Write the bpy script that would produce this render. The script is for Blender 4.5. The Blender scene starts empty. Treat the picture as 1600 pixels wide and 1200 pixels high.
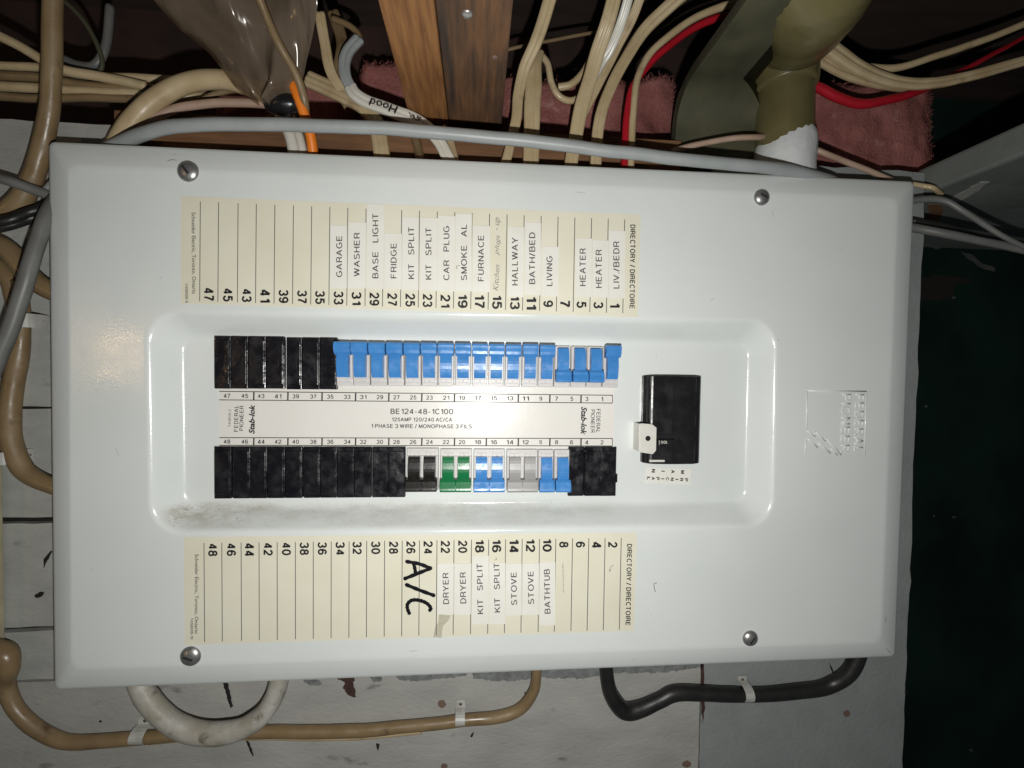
import bpy, bmesh, math, random
from mathutils import Vector, Matrix, noise
random.seed(7)
S = bpy.context.scene
COL = S.collection
PI = math.pi

# ------------------------------------------------------------------ camera
F = 700.0            # focal length in pixels of a 1600 px wide frame
DC = 0.343           # distance from the lens to the flat face of the panel cover
a_, b_, c_ = (math.radians(v) for v in (-1.553, 4.333, -0.669))
def _rx(a): return Matrix(((1,0,0),(0,math.cos(a),-math.sin(a)),(0,math.sin(a),math.cos(a))))
def _ry(a): return Matrix(((math.cos(a),0,math.sin(a)),(0,1,0),(-math.sin(a),0,math.cos(a))))
def _rz(a): return Matrix(((math.cos(a),-math.sin(a),0),(math.sin(a),math.cos(a),0),(0,0,1)))
RC = _rz(c_) @ _rx(a_) @ _ry(b_)
def W(v): return Vector((v[0], v[2], -v[1]))
cam_d = bpy.data.cameras.new('camera')
cam_d.sensor_fit = 'HORIZONTAL'; cam_d.sensor_width = 36.0; cam_d.lens = 36.0*F/1600.0
cam_d.clip_start = 0.01; cam_d.clip_end = 50
cam = bpy.data.objects.new('camera', cam_d); COL.objects.link(cam)
cx, cy, cz = W(RC @ Vector((1,0,0))), W(RC @ Vector((0,-1,0))), W(RC @ Vector((0,0,-1)))
cam.matrix_world = Matrix(((cx.x,cy.x,cz.x,0),(cx.y,cy.y,cz.y,-DC),(cx.z,cy.z,cz.z,0),(0,0,0,1)))
S.camera = cam

def at(px, py, Y=0.0):
    """point of the plane at depth Y that the photograph shows at (px, py)"""
    r = W(RC @ Vector((px-800, py-600, F)))
    t = (Y + DC)/r.y
    return Vector((r.x*t, Y, r.z*t))
def pxm(Y): return (DC+Y)/F      # metres per pixel at a depth

# ------------------------------------------------------------------ light: the phone's flash and one warm bulb in the room
S.view_settings.view_transform = 'Standard'; S.view_settings.look = 'None'
S.view_settings.exposure = 0.0; S.view_settings.gamma = 1.0
S.view_settings.use_curve_mapping = False
wd = bpy.data.worlds.new('World'); S.world = wd; wd.use_nodes = True
wd.node_tree.nodes['Background'].inputs[0].default_value = (0.80, 0.95, 1.0, 1)
wd.node_tree.nodes['Background'].inputs[1].default_value = 0.035
ref = at(755, 628, 0.018)
fl_d = bpy.data.lights.new('phone_flash', 'POINT'); fl_d.energy = 5.7; fl_d.shadow_soft_size = 0.004
fl_d.color = (1.0, 0.99, 0.955)
fl = bpy.data.objects.new('phone_flash', fl_d); COL.objects.link(fl)
fl.location = (2*ref.x, -DC-0.002, 2*ref.z)
bp = at(186, 552, 0.0); dv = (bp - Vector((0,-DC,0))).normalized()
bl_d = bpy.data.lights.new('ceiling_bulb', 'AREA'); bl_d.shape = 'DISK'; bl_d.size = 0.09; bl_d.energy = 0.75
bl_d.color = (1.0, 0.62, 0.28)
bl = bpy.data.objects.new('ceiling_bulb', bl_d); COL.objects.link(bl)
bl.location = bp + Vector((dv.x, -dv.y, dv.z))*1.7
bl.rotation_euler = (bp - Vector(bl.location)).to_track_quat('-Z', 'Y').to_euler()

# ------------------------------------------------------------------ materials
def mat(name, col, rough=0.5, col2=None, scale=60, detail=6, thr=(0.35,0.7), bump=0.0, bscale=None, metal=0.0, coat=0.0,
        spec=0.5, stretch=None, col3=None, scale3=200, thr3=(0.6,0.7), trans=None, bdist=0.001):
    m = bpy.data.materials.new(name); m.use_nodes = True
    nt = m.node_tree; N = nt.nodes; L = nt.links
    b = N['Principled BSDF']
    b.inputs['Base Color'].default_value = (*col, 1); b.inputs['Roughness'].default_value = rough
    b.inputs['Metallic'].default_value = metal; b.inputs['Coat Weight'].default_value = coat
    b.inputs['Specular IOR Level'].default_value = spec
    tc = N.new('ShaderNodeNewGeometry'); src = tc.outputs['Position']
    if stretch:
        mp = N.new('ShaderNodeMapping'); mp.inputs['Scale'].default_value = stretch
        L.new(src, mp.inputs[0]); src = mp.outputs[0]
    out = None
    def layer(prev, c2, sc, th, seed=0.0):
        n = N.new('ShaderNodeTexNoise'); n.noise_dimensions = '4D'; n.inputs['W'].default_value = seed
        n.inputs['Scale'].default_value = sc; n.inputs['Detail'].default_value = detail
        L.new(src, n.inputs['Vector'])
        r = N.new('ShaderNodeMapRange'); r.inputs[1].default_value, r.inputs[2].default_value = th
        L.new(n.outputs['Fac'], r.inputs[0])
        mx = N.new('ShaderNodeMix'); mx.data_type = 'RGBA'
        L.new(r.outputs[0], mx.inputs['Factor'])
        if prev is None: mx.inputs['A'].default_value = (*col, 1)
        else: L.new(prev, mx.inputs['A'])
        mx.inputs['B'].default_value = (*c2, 1)
        return mx.outputs['Result']
    if col2: out = layer(None, col2, scale, thr)
    if col3: out = layer(out, col3, scale3, thr3, 5.0)
    if out is not None: L.new(out, b.inputs['Base Color'])
    if bump:
        n = N.new('ShaderNodeTexNoise'); n.inputs['Scale'].default_value = bscale or scale; n.inputs['Detail'].default_value = 4
        L.new(src, n.inputs['Vector'])
        bn = N.new('ShaderNodeBump'); bn.inputs['Strength'].default_value = bump; bn.inputs['Distance'].default_value = bdist
        L.new(n.outputs['Fac'], bn.inputs['Height']); L.new(bn.outputs[0], b.inputs['Normal'])
    return m

M = {}
M['cover'] = mat('cover_enamel', (0.72,0.75,0.735), 0.17, (0.665,0.70,0.685), 11, bump=0.10, bscale=620, bdist=0.0006, spec=0.5)
M['paper'] = mat('cream_paper', (0.74,0.72,0.595), 0.5, (0.70,0.67,0.53), 25, spec=0.3)
M['tape'] = mat('white_tape', (0.80,0.79,0.74), 0.35, (0.76,0.75,0.68), 60)
M['plate'] = mat('nameplate_film', (0.76,0.74,0.70), 0.30, (0.72,0.70,0.655), 30, bump=0.05, bscale=300, spec=0.3)
M['ink'] = mat('black_ink', (0.016,0.015,0.018), 0.5, spec=0.3)
M['greyink'] = mat('faded_ink', (0.075,0.073,0.078), 0.6)
M['faint'] = mat('pencil_ink', (0.25,0.24,0.24), 0.7)
M['marker'] = mat('marker_ink', (0.006,0.006,0.010), 0.35)
M['black'] = mat('black_moulding', (0.006,0.0055,0.008), 0.24, (0.012,0.012,0.015), 90, bump=0.5, bscale=85, bdist=0.0016, col3=(0.028,0.028,0.032), scale3=80, thr3=(0.57,0.70))
M['mainblack'] = mat('breaker_black', (0.009,0.009,0.010), 0.28, (0.014,0.014,0.015), 90, bump=0.06, bscale=300)
M['body'] = mat('breaker_body', (0.62,0.60,0.585), 0.4, (0.55,0.53,0.52), 120)
M['blue'] = mat('blue_plastic', (0.055,0.235,0.57), 0.26, (0.048,0.21,0.53), 90, bump=0.05, bscale=400)
M['green'] = mat('green_plastic', (0.008,0.165,0.055), 0.24, (0.006,0.15,0.05), 90, bump=0.05, bscale=400)
M['greyh'] = mat('grey_plastic', (0.33,0.325,0.315), 0.35, (0.30,0.295,0.29), 90, bump=0.05, bscale=400)
M['blackh'] = mat('black_handle', (0.008,0.008,0.008), 0.25, (0.02,0.018,0.014), 300, bump=0.08, bscale=400)
M['steel'] = mat('zinc_screw', (0.55,0.55,0.55), 0.36, (0.38,0.37,0.36), 260, metal=0.85, bump=0.15, bscale=500)
M['slot'] = mat('screw_slot', (0.06,0.06,0.06), 0.5, metal=0.6)
M['tab'] = mat('white_steel', (0.68,0.67,0.63), 0.35, (0.62,0.60,0.55), 120)
M['box'] = mat('box_grey', (0.45,0.46,0.45), 0.5)
M['wallw'] = mat('white_wall_paint', (0.385,0.382,0.355), 0.6, (0.31,0.308,0.288), 30, detail=10, bump=0.45, bscale=260, stretch=(0.7,1,1.5), col3=(0.15,0.145,0.135), scale3=60, thr3=(0.64,0.76))
M['wallb'] = mat('white_plank_paint', (0.40,0.405,0.385), 0.6, (0.32,0.325,0.305), 34, detail=10, bump=0.5, bscale=240, stretch=(0.6,1,1.6), col3=(0.19,0.185,0.17), scale3=60, thr3=(0.64,0.76))
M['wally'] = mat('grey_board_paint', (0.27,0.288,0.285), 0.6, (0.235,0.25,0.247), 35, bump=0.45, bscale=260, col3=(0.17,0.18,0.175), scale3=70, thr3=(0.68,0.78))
M['edgewear'] = mat('worn_paint', (0.26,0.19,0.17), 0.7, (0.36,0.31,0.29), 400)
M['scratchgrey'] = mat('scratch_grey', (0.42,0.42,0.41), 0.6)
M['dark'] = mat('dark_gap', (0.008,0.007,0.006), 0.9)
M['rough'] = mat('torn_grey', (0.20,0.21,0.21), 0.8, (0.11,0.115,0.115), 200, bump=0.6, bscale=300)
M['rust'] = mat('rust', (0.030,0.010,0.008), 0.8, (0.06,0.028,0.02), 200)
M['copper'] = mat('bare_wood_spot', (0.19,0.125,0.095), 0.7, (0.11,0.07,0.055), 900)
M['woodl'] = mat('orange_wood', (0.29,0.135,0.045), 0.6, (0.15,0.06,0.02), 95, detail=10, bump=0.6, bscale=260, stretch=(3.0,0.30,1.0), col3=(0.06,0.026,0.013), scale3=34, thr3=(0.58,0.72))
M['woodd'] = mat('brown_wood', (0.165,0.08,0.035), 0.75, (0.075,0.04,0.022), 100, detail=10, bump=0.7, bscale=280, stretch=(3.0,0.30,1.0), col3=(0.032,0.023,0.019), scale3=26, thr3=(0.50,0.66))
M['woodp'] = mat('plate_wood', (0.20,0.10,0.045), 0.7, (0.11,0.05,0.022), 60, bump=0.4, bscale=200, stretch=(0.3,1,2.6))
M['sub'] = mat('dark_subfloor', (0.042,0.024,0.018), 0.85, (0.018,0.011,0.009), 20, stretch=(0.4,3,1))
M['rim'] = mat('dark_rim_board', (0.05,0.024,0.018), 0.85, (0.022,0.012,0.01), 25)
M['pink'] = mat('pink_glass_wool', (0.36,0.145,0.13), 1.0, (0.22,0.08,0.072), 34, bump=0.8, bscale=420, bdist=0.0015, col3=(0.46,0.26,0.235), scale3=50, thr3=(0.6,0.75), spec=0.1)
M['olive'] = mat('olive_painted_timber', (0.075,0.073,0.040), 0.7, (0.04,0.04,0.022), 30, bump=0.4, bscale=90, col3=(0.03,0.03,0.02), scale3=25, thr3=(0.62,0.75))
M['pipe'] = mat('olive_pipe', (0.155,0.135,0.060), 0.33, (0.10,0.085,0.035), 28, bump=0.12, bscale=60, col3=(0.20,0.18,0.10), scale3=40, thr3=(0.62,0.8))
M['foam'] = mat('white_filler', (0.62,0.64,0.64), 0.7, (0.50,0.52,0.53), 90, bump=0.6, bscale=120)
M['conduit'] = mat('grey_cable_jacket', (0.33,0.35,0.35), 0.42, (0.28,0.30,0.30), 60, bump=0.1, bscale=200)
M['greyc'] = mat('dark_grey_jacket', (0.15,0.15,0.145), 0.45, (0.11,0.11,0.105), 60)
M['beige'] = mat('beige_jacket', (0.50,0.40,0.245), 0.42, (0.40,0.30,0.165), 60, bump=0.15, bscale=160, col3=(0.20,0.125,0.06), scale3=48, thr3=(0.60,0.74))
M['tan'] = mat('tan_jacket', (0.235,0.165,0.085), 0.42, (0.165,0.11,0.055), 45, bump=0.25, bscale=120, col3=(0.085,0.05,0.028), scale3=60, thr3=(0.62,0.74))
M['white'] = mat('white_jacket', (0.66,0.64,0.58), 0.3, (0.56,0.53,0.46), 60)
M['dirtyw'] = mat('paint_smeared_jacket', (0.30,0.275,0.22), 0.5, (0.44,0.43,0.40), 60, bump=0.7, bscale=150, col3=(0.13,0.11,0.08), scale3=90, thr3=(0.57,0.68))
M['orange'] = mat('orange_jacket', (0.80,0.22,0.02), 0.4, (0.70,0.17,0.012), 80)
M['red'] = mat('red_jacket', (0.42,0.010,0.022), 0.35, (0.33,0.008,0.016), 80)
M['blackc'] = mat('black_jacket', (0.012,0.012,0.012), 0.42, (0.022,0.021,0.02), 80, bump=0.15, bscale=200)
M['tapeb'] = mat('black_tape', (0.009,0.009,0.010), 0.3, bump=0.3, bscale=300)
M['pinkc'] = mat('pale_pink_jacket', (0.42,0.30,0.23), 0.5, (0.34,0.23,0.17), 60)
M['strap'] = mat('white_strap', (0.46,0.46,0.43), 0.45, (0.33,0.32,0.29), 150)
M['nail'] = mat('nail_head', (0.10,0.095,0.09), 0.5, metal=0.7)
M['soffit'] = mat('grey_soffit_paint', (0.17,0.185,0.175), 0.6, (0.10,0.11,0.10), 16, bump=0.5, bscale=60, col3=(0.30,0.32,0.31), scale3=14, thr3=(0.66,0.74))
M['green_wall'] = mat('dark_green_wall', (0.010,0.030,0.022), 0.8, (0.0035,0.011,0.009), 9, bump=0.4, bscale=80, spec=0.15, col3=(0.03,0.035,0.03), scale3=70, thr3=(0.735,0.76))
M['stud'] = mat('yellowed_stud', (0.40,0.36,0.24), 0.6, (0.30,0.27,0.18), 40)

def sheet_mat():
    m = bpy.data.materials.new('clear_poly_sheet'); m.use_nodes = True
    nt = m.node_tree; N = nt.nodes; L = nt.links
    b = N['Principled BSDF']; b.inputs['Base Color'].default_value = (0.20,0.155,0.115,1); b.inputs['Roughness'].default_value = 0.16
    t = N.new('ShaderNodeBsdfTransparent'); t.inputs[0].default_value = (0.92,0.86,0.78,1)
    mx = N.new('ShaderNodeMixShader')
    n = N.new('ShaderNodeTexNoise'); n.inputs['Scale'].default_value = 25; n.inputs['Detail'].default_value = 5
    tc = N.new('ShaderNodeTexCoord'); L.new(tc.outputs['Object'], n.inputs['Vector'])
    r = N.new('ShaderNodeMapRange'); r.inputs[1].default_value = 0.3; r.inputs[2].default_value = 0.7; r.inputs[3].default_value = 0.28; r.inputs[4].default_value = 0.62
    L.new(n.outputs['Fac'], r.inputs[0]); L.new(r.outputs[0], mx.inputs[0])
    mpn = N.new('ShaderNodeMapping'); mpn.inputs['Rotation'].default_value = (0, math.radians(-32), 0); mpn.inputs['Scale'].default_value = (2.4, 1, 0.7)
    wn = N.new('ShaderNodeTexNoise'); wn.inputs['Scale'].default_value = 20; wn.inputs['Detail'].default_value = 2; wn.inputs['Distortion'].default_value = 0.8
    bn = N.new('ShaderNodeBump'); bn.inputs['Strength'].default_value = 0.55; bn.inputs['Distance'].default_value = 0.007
    L.new(tc.outputs['Object'], mpn.inputs[0]); L.new(mpn.outputs[0], wn.inputs['Vector']); L.new(wn.outputs['Fac'], bn.inputs['Height']); L.new(bn.outputs[0], b.inputs['Normal'])
    L.new(t.outputs[0], mx.inputs[1]); L.new(b.outputs[0], mx.inputs[2]); L.new(mx.outputs[0], N['Material Output'].inputs[0])
    return m
M['sheet'] = sheet_mat()

# dust and grime caught on the lower slope of the recess
def cover_dust(m):
    nt = m.node_tree; N = nt.nodes; L = nt.links; b = N['Principled BSDF']
    prev = b.inputs['Base Color'].links[0].from_socket
    g = N.new('ShaderNodeNewGeometry'); sp = N.new('ShaderNodeSeparateXYZ'); L.new(g.outputs['Position'], sp.inputs[0])
    z0 = at(600, 795, 0.012).z
    def mrange(sock, a, bb, c=0.0, d=1.0):
        r = N.new('ShaderNodeMapRange'); r.inputs[1].default_value = a; r.inputs[2].default_value = bb
        r.inputs[3].default_value = c; r.inputs[4].default_value = d; L.new(sock, r.inputs[0]); return r.outputs[0]
    def mul(a, bb):
        q = N.new('ShaderNodeMath'); q.operation = 'MULTIPLY'; L.new(a, q.inputs[0]); L.new(bb, q.inputs[1]); return q.outputs[0]
    band = mul(mrange(sp.outputs[2], z0-0.016, z0-0.004), mrange(sp.outputs[2], z0+0.006, z0+0.001))
    yy = mrange(sp.outputs[1], 0.0008, 0.003)
    xl = mrange(sp.outputs[0], at(240,800).x, at(262,800).x); xr = mrange(sp.outputs[0], at(1010,800).x, at(880,800).x)
    heavy = mrange(sp.outputs[0], at(300,800).x, at(420,800).x, 1.0, 0.42)
    n = N.new('ShaderNodeTexNoise'); n.inputs['Scale'].default_value = 95; n.inputs['Detail'].default_value = 9; n.inputs['Roughness'].default_value = 0.7
    mp = N.new('ShaderNodeMapping'); mp.inputs['Scale'].default_value = (0.45,1,1); L.new(g.outputs['Position'], mp.inputs[0]); L.new(mp.outputs[0], n.inputs['Vector'])
    nn = mrange(n.outputs['Fac'], 0.34, 0.68, 0.0, 0.9)
    fac = mul(mul(mul(band, yy), mul(xl, xr)), mul(nn, heavy))
    n2 = N.new('ShaderNodeTexNoise'); n2.inputs['Scale'].default_value = 900; n2.inputs['Detail'].default_value = 3; L.new(g.outputs['Position'], n2.inputs['Vector'])
    sp2 = mul(mrange(n2.outputs['Fac'], 0.64, 0.70), mul(mul(band, yy), mul(xl, mul(xr, heavy))))
    mx = N.new('ShaderNodeMix'); mx.data_type = 'RGBA'; L.new(fac, mx.inputs['Factor']); L.new(prev, mx.inputs['A']); mx.inputs['B'].default_value = (0.31,0.26,0.185,1)
    mx2 = N.new('ShaderNodeMix'); mx2.data_type = 'RGBA'; L.new(sp2, mx2.inputs['Factor']); L.new(mx.outputs['Result'], mx2.inputs['A']); mx2.inputs['B'].default_value = (0.12,0.09,0.06,1)
    # sparse specks of dirt anywhere on the cover
    n3 = N.new('ShaderNodeTexNoise'); n3.inputs['Scale'].default_value = 160; n3.inputs['Detail'].default_value = 2; L.new(g.outputs['Position'], n3.inputs['Vector'])
    mx3 = N.new('ShaderNodeMix'); mx3.data_type = 'RGBA'; L.new(mrange(n3.outputs['Fac'], 0.765, 0.80, 0, 0.6), mx3.inputs['Factor']); L.new(mx2.outputs['Result'], mx3.inputs['A']); mx3.inputs['B'].default_value = (0.25,0.23,0.20,1)
    L.new(mx3.outputs['Result'], b.inputs['Base Color'])
cover_dust(M['cover'])
def smudges(m, a, b, sc):
    nt = m.node_tree; N = nt.nodes; L = nt.links
    g = N.new('ShaderNodeNewGeometry'); n = N.new('ShaderNodeTexNoise'); n.inputs['Scale'].default_value = sc; n.inputs['Detail'].default_value = 6
    r = N.new('ShaderNodeMapRange'); r.inputs[1].default_value = 0.4; r.inputs[2].default_value = 0.65; r.inputs[3].default_value = a; r.inputs[4].default_value = b
    L.new(g.outputs['Position'], n.inputs['Vector']); L.new(n.outputs['Fac'], r.inputs[0]); L.new(r.outputs[0], N['Principled BSDF'].inputs['Roughness'])
smudges(M['cover'], 0.14, 0.26, 26); smudges(M['blue'], 0.2, 0.4, 160); smudges(M['black'], 0.16, 0.42, 120); smudges(M['mainblack'], 0.2, 0.4, 90); smudges(M['beige'], 0.3, 0.6, 60); smudges(M['tan'], 0.3, 0.65, 60)

# ------------------------------------------------------------------ helpers
def link(name, bm, m, parent=None, smooth=False, normals=True):
    me = bpy.data.meshes.new(name)
    if normals: bmesh.ops.recalc_face_normals(bm, faces=bm.faces)
    bm.to_mesh(me); bm.free()
    me.materials.append(M[m] if isinstance(m, str) else m)
    if smooth: me.polygons.foreach_set('use_smooth', [True]*len(me.polygons))
    o = bpy.data.objects.new(name, me); COL.objects.link(o)
    if parent: o.parent = parent
    return o
def tag(o, label, cat, group=None, kind=None):
    o['label'] = label; o['category'] = cat
    if group: o['group'] = group
    if kind: o['kind'] = kind
    return o
def struct(o, kind='structure'): o['kind'] = kind; return o
def empty(name, loc=(0,0,0), parent=None):
    o = bpy.data.objects.new(name, None); o.location = loc; o.empty_display_size = 0.02; COL.objects.link(o)
    if parent: o.parent = parent
    return o
def copy_tree(o, parent=None):
    c = o.copy(); COL.objects.link(c); c.parent = parent
    for ch in list(o.children): copy_tree(ch, c)
    return c
def box(bm, x0, x1, y0, y1, z0, z1, bev=0.0, seg=2):
    r = bmesh.ops.create_cube(bm, size=1.0)
    for v in r['verts']:
        v.co = Vector((x0+(v.co.x+.5)*(x1-x0), y0+(v.co.y+.5)*(y1-y0), z0+(v.co.z+.5)*(z1-z0)))
    if bev:
        es = list({e for v in r['verts'] for e in v.link_edges})
        bmesh.ops.bevel(bm, geom=es, offset=bev, segments=seg, affect='EDGES', profile=0.5)
    return bm
def prism(bm, pts, axis, a0, a1, bev=0.0):
    """closed 2-D outline extruded along an axis ('x': pts are (y,z); 'y': (x,z); 'z': (x,y))"""
    def mk(p, a):
        if axis == 'x': return (a, p[0], p[1])
        if axis == 'y': return (p[0], a, p[1])
        return (p[0], p[1], a)
    A = [bm.verts.new(mk(p, a0)) for p in pts]; B = [bm.verts.new(mk(p, a1)) for p in pts]
    f = [bm.faces.new(A), bm.faces.new(B)]
    n = len(pts)
    for i in range(n): bm.faces.new((A[i], A[(i+1)%n], B[(i+1)%n], B[i]))
    if bev:
        es = list({e for q in f for e in q.edges})
        bmesh.ops.bevel(bm, geom=es, offset=bev, segments=2, affect='EDGES', profile=0.5)
    return bm
def catmull(P, n=10):
    out = []
    Q = [P[0]] + list(P) + [P[-1]]
    for i in range(1, len(Q)-2):
        p0, p1, p2, p3 = Q[i-1], Q[i], Q[i+1], Q[i+2]
        for k in range(n):
            t = k/n
            out.append(tuple(0.5*((2*b)+(-a+c)*t+(2*a-5*b+4*c-d)*t*t+(-a+3*b-3*c+d)*t**3) for a, b, c, d in zip(p0,p1,p2,p3)))
    out.append(tuple(P[-1]))
    return out
def sweep(bm, pts, radii, prof, wob=0.0, caps=True):
    """sweep a closed profile [(u,v)] along points; u runs sideways, v towards the room"""
    rings = []
    n = len(pts)
    for i, p in enumerate(pts):
        t = (pts[min(i+1,n-1)] - pts[max(i-1,0)]).normalized()
        nrm = Vector((0,-1,0)); nrm = (nrm - t*nrm.dot(t))
        if nrm.length < 0.15: nrm = Vector((0,0,1)) - t*t.z
        nrm.normalize(); side = t.cross(nrm)
        r = radii[i]
        rings.append([bm.verts.new(p + side*(u*r*(1+wob*noise.noise(p*60+Vector((u,v,0))))) + nrm*(v*r)) for u, v in prof])
    k = len(prof)
    for A, B in zip(rings, rings[1:]):
        for j in range(k): bm.faces.new((A[j], A[(j+1)%k], B[(j+1)%k], B[j]))
    if caps: bm.faces.new(rings[0][::-1]); bm.faces.new(rings[-1])
    return rings
ROUND = [(math.cos(2*PI*i/14), math.sin(2*PI*i/14)) for i in range(14)]
def lobes(n, flat):
    """section of a flat building cable: n conductors side by side under one jacket"""
    out = []
    K = 44
    for i in range(K):
        a = 2*PI*i/K
        u = math.cos(a); v = math.sin(a)
        u = math.copysign(abs(u)**0.75, u); v = math.copysign(abs(v)**0.55, v)
        g = 1.0 - (0.55*sum(math.exp(-((u-q)/0.07)**2) for q in ([0.0] if n == 2 else [-0.34, 0.34])))
        out.append((u, v*flat*g))
    return out
FLAT2, FLAT3 = lobes(2, 0.55), lobes(3, 0.45)
def cable_bm(bm, path, w, prof=ROUND, n=8, wob=0.0):
    """path in (px, py, Y); w = visible width in photo pixels"""
    P = [at(*p) for p in path]
    q = catmull([tuple(p) for p in P], n)
    pts = [Vector(p) + 0.0007*Vector((noise.noise(Vector(p)*38), 0, noise.noise(Vector(p)*38+Vector((9,4,2))))) for p in q]
    ws = w if isinstance(w, (list,tuple)) else [w]*len(path)
    wl = catmull([(x,) for x in ws], n)
    rad = [0.5*wl[i][0]*(DC+pts[i].y)/F for i in range(len(pts))]
    sweep(bm, pts, rad, prof, max(wob, 0.07))
    return pts
def cable(label, path, w, m, prof=ROUND, group=None, name='cable', cat='cable', wob=0.0):
    bm = bmesh.new(); cable_bm(bm, path, w, prof, wob=wob)
    o = link(name, bm, m, None, True)
    return tag(o, label, cat, group)
def patch(bm, pts, Y, thick=0.0003):
    A = [bm.verts.new(at(x, y, Y)) for x, y in pts]
    B = [bm.verts.new(a.co + Vector((0, -thick, 0))) for a in A]
    bm.faces.new(B); n = len(A)
    for i in range(n): bm.faces.new((A[i], A[(i+1)%n], B[(i+1)%n], B[i]))
def ragged(pts, amp, step=4.0):
    out = []
    n = len(pts)
    for i in range(n):
        (x0,y0),(x1,y1) = pts[i], pts[(i+1)%n]
        k = max(1, int(math.hypot(x1-x0, y1-y0)/step))
        for j in range(k):
            t = j/k
            out.append((x0+(x1-x0)*t+random.uniform(-amp,amp), y0+(y1-y0)*t+random.uniform(-amp,amp)))
    return out
def blob(cx0, cy0, rx, ry, n=12, amp=0.25):
    return [(cx0+rx*math.cos(2*PI*i/n)*(1+random.uniform(-amp,amp)), cy0+ry*math.sin(2*PI*i/n)*(1+random.uniform(-amp,amp))) for i in range(n)]

# ---- writing
# a plain grotesque drawn as pen strokes: each letter is a width and a few centre lines in a box one unit high
def arc(x, y, rx, ry, a0, a1, n=14):
    return [(x+rx*math.cos(math.radians(a0+(a1-a0)*i/n)), y+ry*math.sin(math.radians(a0+(a1-a0)*i/n))) for i in range(n+1)]
LETTERS = {
 '0': [arc(.29,.5,.27,.48,90,450,22)], '1': [[(.06,.76),(.20,.80),(.29,.90),(.32,1.0)], [(.33,0),(.33,1.0)]],
 '2': [arc(.29,.70,.26,.28,170,-25)+[(.34,.36),(.12,.16),(.05,.03),(.57,.03)]],
 '3': [arc(.28,.74,.24,.24,165,-90), arc(.28,.26,.27,.26,90,-165)],
 '4': [[(.43,0),(.43,.97)], [(.43,.97),(.03,.30)], [(.0,.25),(.57,.25)]],
 '5': [[(.53,.96),(.13,.96),(.07,.50)], arc(.28,.32,.27,.31,140,-165)],
 '6': [arc(.30,.30,.26,.28,0,360,20), arc(.31,.50,.28,.48,38,200)],
 '7': [[(.02,.95),(.56,.95)], [(.55,.94),(.36,.62),(.23,.28),(.20,0)]],
 '8': [arc(.29,.74,.22,.23,0,360,18), arc(.29,.27,.26,.27,0,360,18)],
 '9': [arc(.28,.70,.26,.28,0,360,20), arc(.27,.50,.28,.48,218,380)],
 'A': [[(.0,0),(.33,1)], [(.33,1),(.66,0)], [(.12,.35),(.54,.35)]],
 'B': [[(.05,0),(.05,1)], [(.05,.97),(.34,.97)]+arc(.34,.75,.20,.22,90,-90)+[(.05,.53)], [(.34,.53)]+arc(.34,.28,.25,.25,90,-90)+[(.05,.03)]],
 'C': [arc(.36,.5,.33,.48,42,318,22)], 'D': [[(.05,0),(.05,1)], [(.05,.97),(.28,.97)]+arc(.28,.5,.33,.47,90,-90,18)+[(.05,.03)]],
 'E': [[(.05,0),(.05,1)], [(.05,.96),(.56,.96)], [(.05,.52),(.52,.52)], [(.05,.04),(.58,.04)]],
 'F': [[(.05,0),(.05,1)], [(.05,.96),(.55,.96)], [(.05,.52),(.48,.52)]],
 'G': [arc(.37,.5,.34,.48,48,325,22)+[(.67,.24),(.67,.46)], [(.40,.46),(.70,.46)]],
 'H': [[(.05,0),(.05,1)], [(.60,0),(.60,1)], [(.05,.52),(.60,.52)]], 'I': [[(.05,0),(.05,1)]],
 'K': [[(.05,0),(.05,1)], [(.58,1),(.07,.38)], [(.25,.58),(.62,0)]], 'L': [[(.05,0),(.05,1)], [(.05,.04),(.50,.04)]],
 'M': [[(.05,0),(.05,1)], [(.06,1),(.38,.03)], [(.38,.03),(.70,1)], [(.71,0),(.71,1)]],
 'N': [[(.05,0),(.05,1)], [(.06,.98),(.58,.02)], [(.59,0),(.59,1)]], 'O': [arc(.38,.5,.35,.48,0,360,26)],
 'P': [[(.05,0),(.05,1)], [(.05,.97),(.34,.97)]+arc(.34,.72,.23,.25,90,-90)+[(.05,.47)]],
 'R': [[(.05,0),(.05,1)], [(.05,.97),(.36,.97)]+arc(.36,.73,.22,.24,90,-90)+[(.05,.49)], [(.36,.49),(.50,.38),(.56,.18),(.60,0)]],
 'S': [arc(.30,.75,.24,.23,28,180,10)+arc(.30,.75,.24,.23,190,255,5)+arc(.30,.26,.27,.26,75,-10,8)+arc(.30,.26,.27,.24,-20,-165,10)],
 'T': [[(.0,.96),(.60,.96)], [(.30,0),(.30,.96)]], 'U': [[(.05,1),(.05,.32)]+arc(.31,.30,.26,.28,180,360)+[(.57,1)]],
 'V': [[(.0,1),(.30,.02)], [(.30,.02),(.60,1)]], 'W': [[(.0,1),(.21,.02)], [(.21,.02),(.43,1)], [(.43,1),(.65,.02)], [(.65,.02),(.86,1)]],
 'Y': [[(.0,1),(.31,.42)], [(.62,1),(.31,.42)], [(.31,.42),(.31,0)]], '/': [[(.0,-.02),(.28,1.02)]], '.': [[(.06,0),(.06,.13)]], '-': [[(.0,.38),(.30,.38)]],
}
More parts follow.
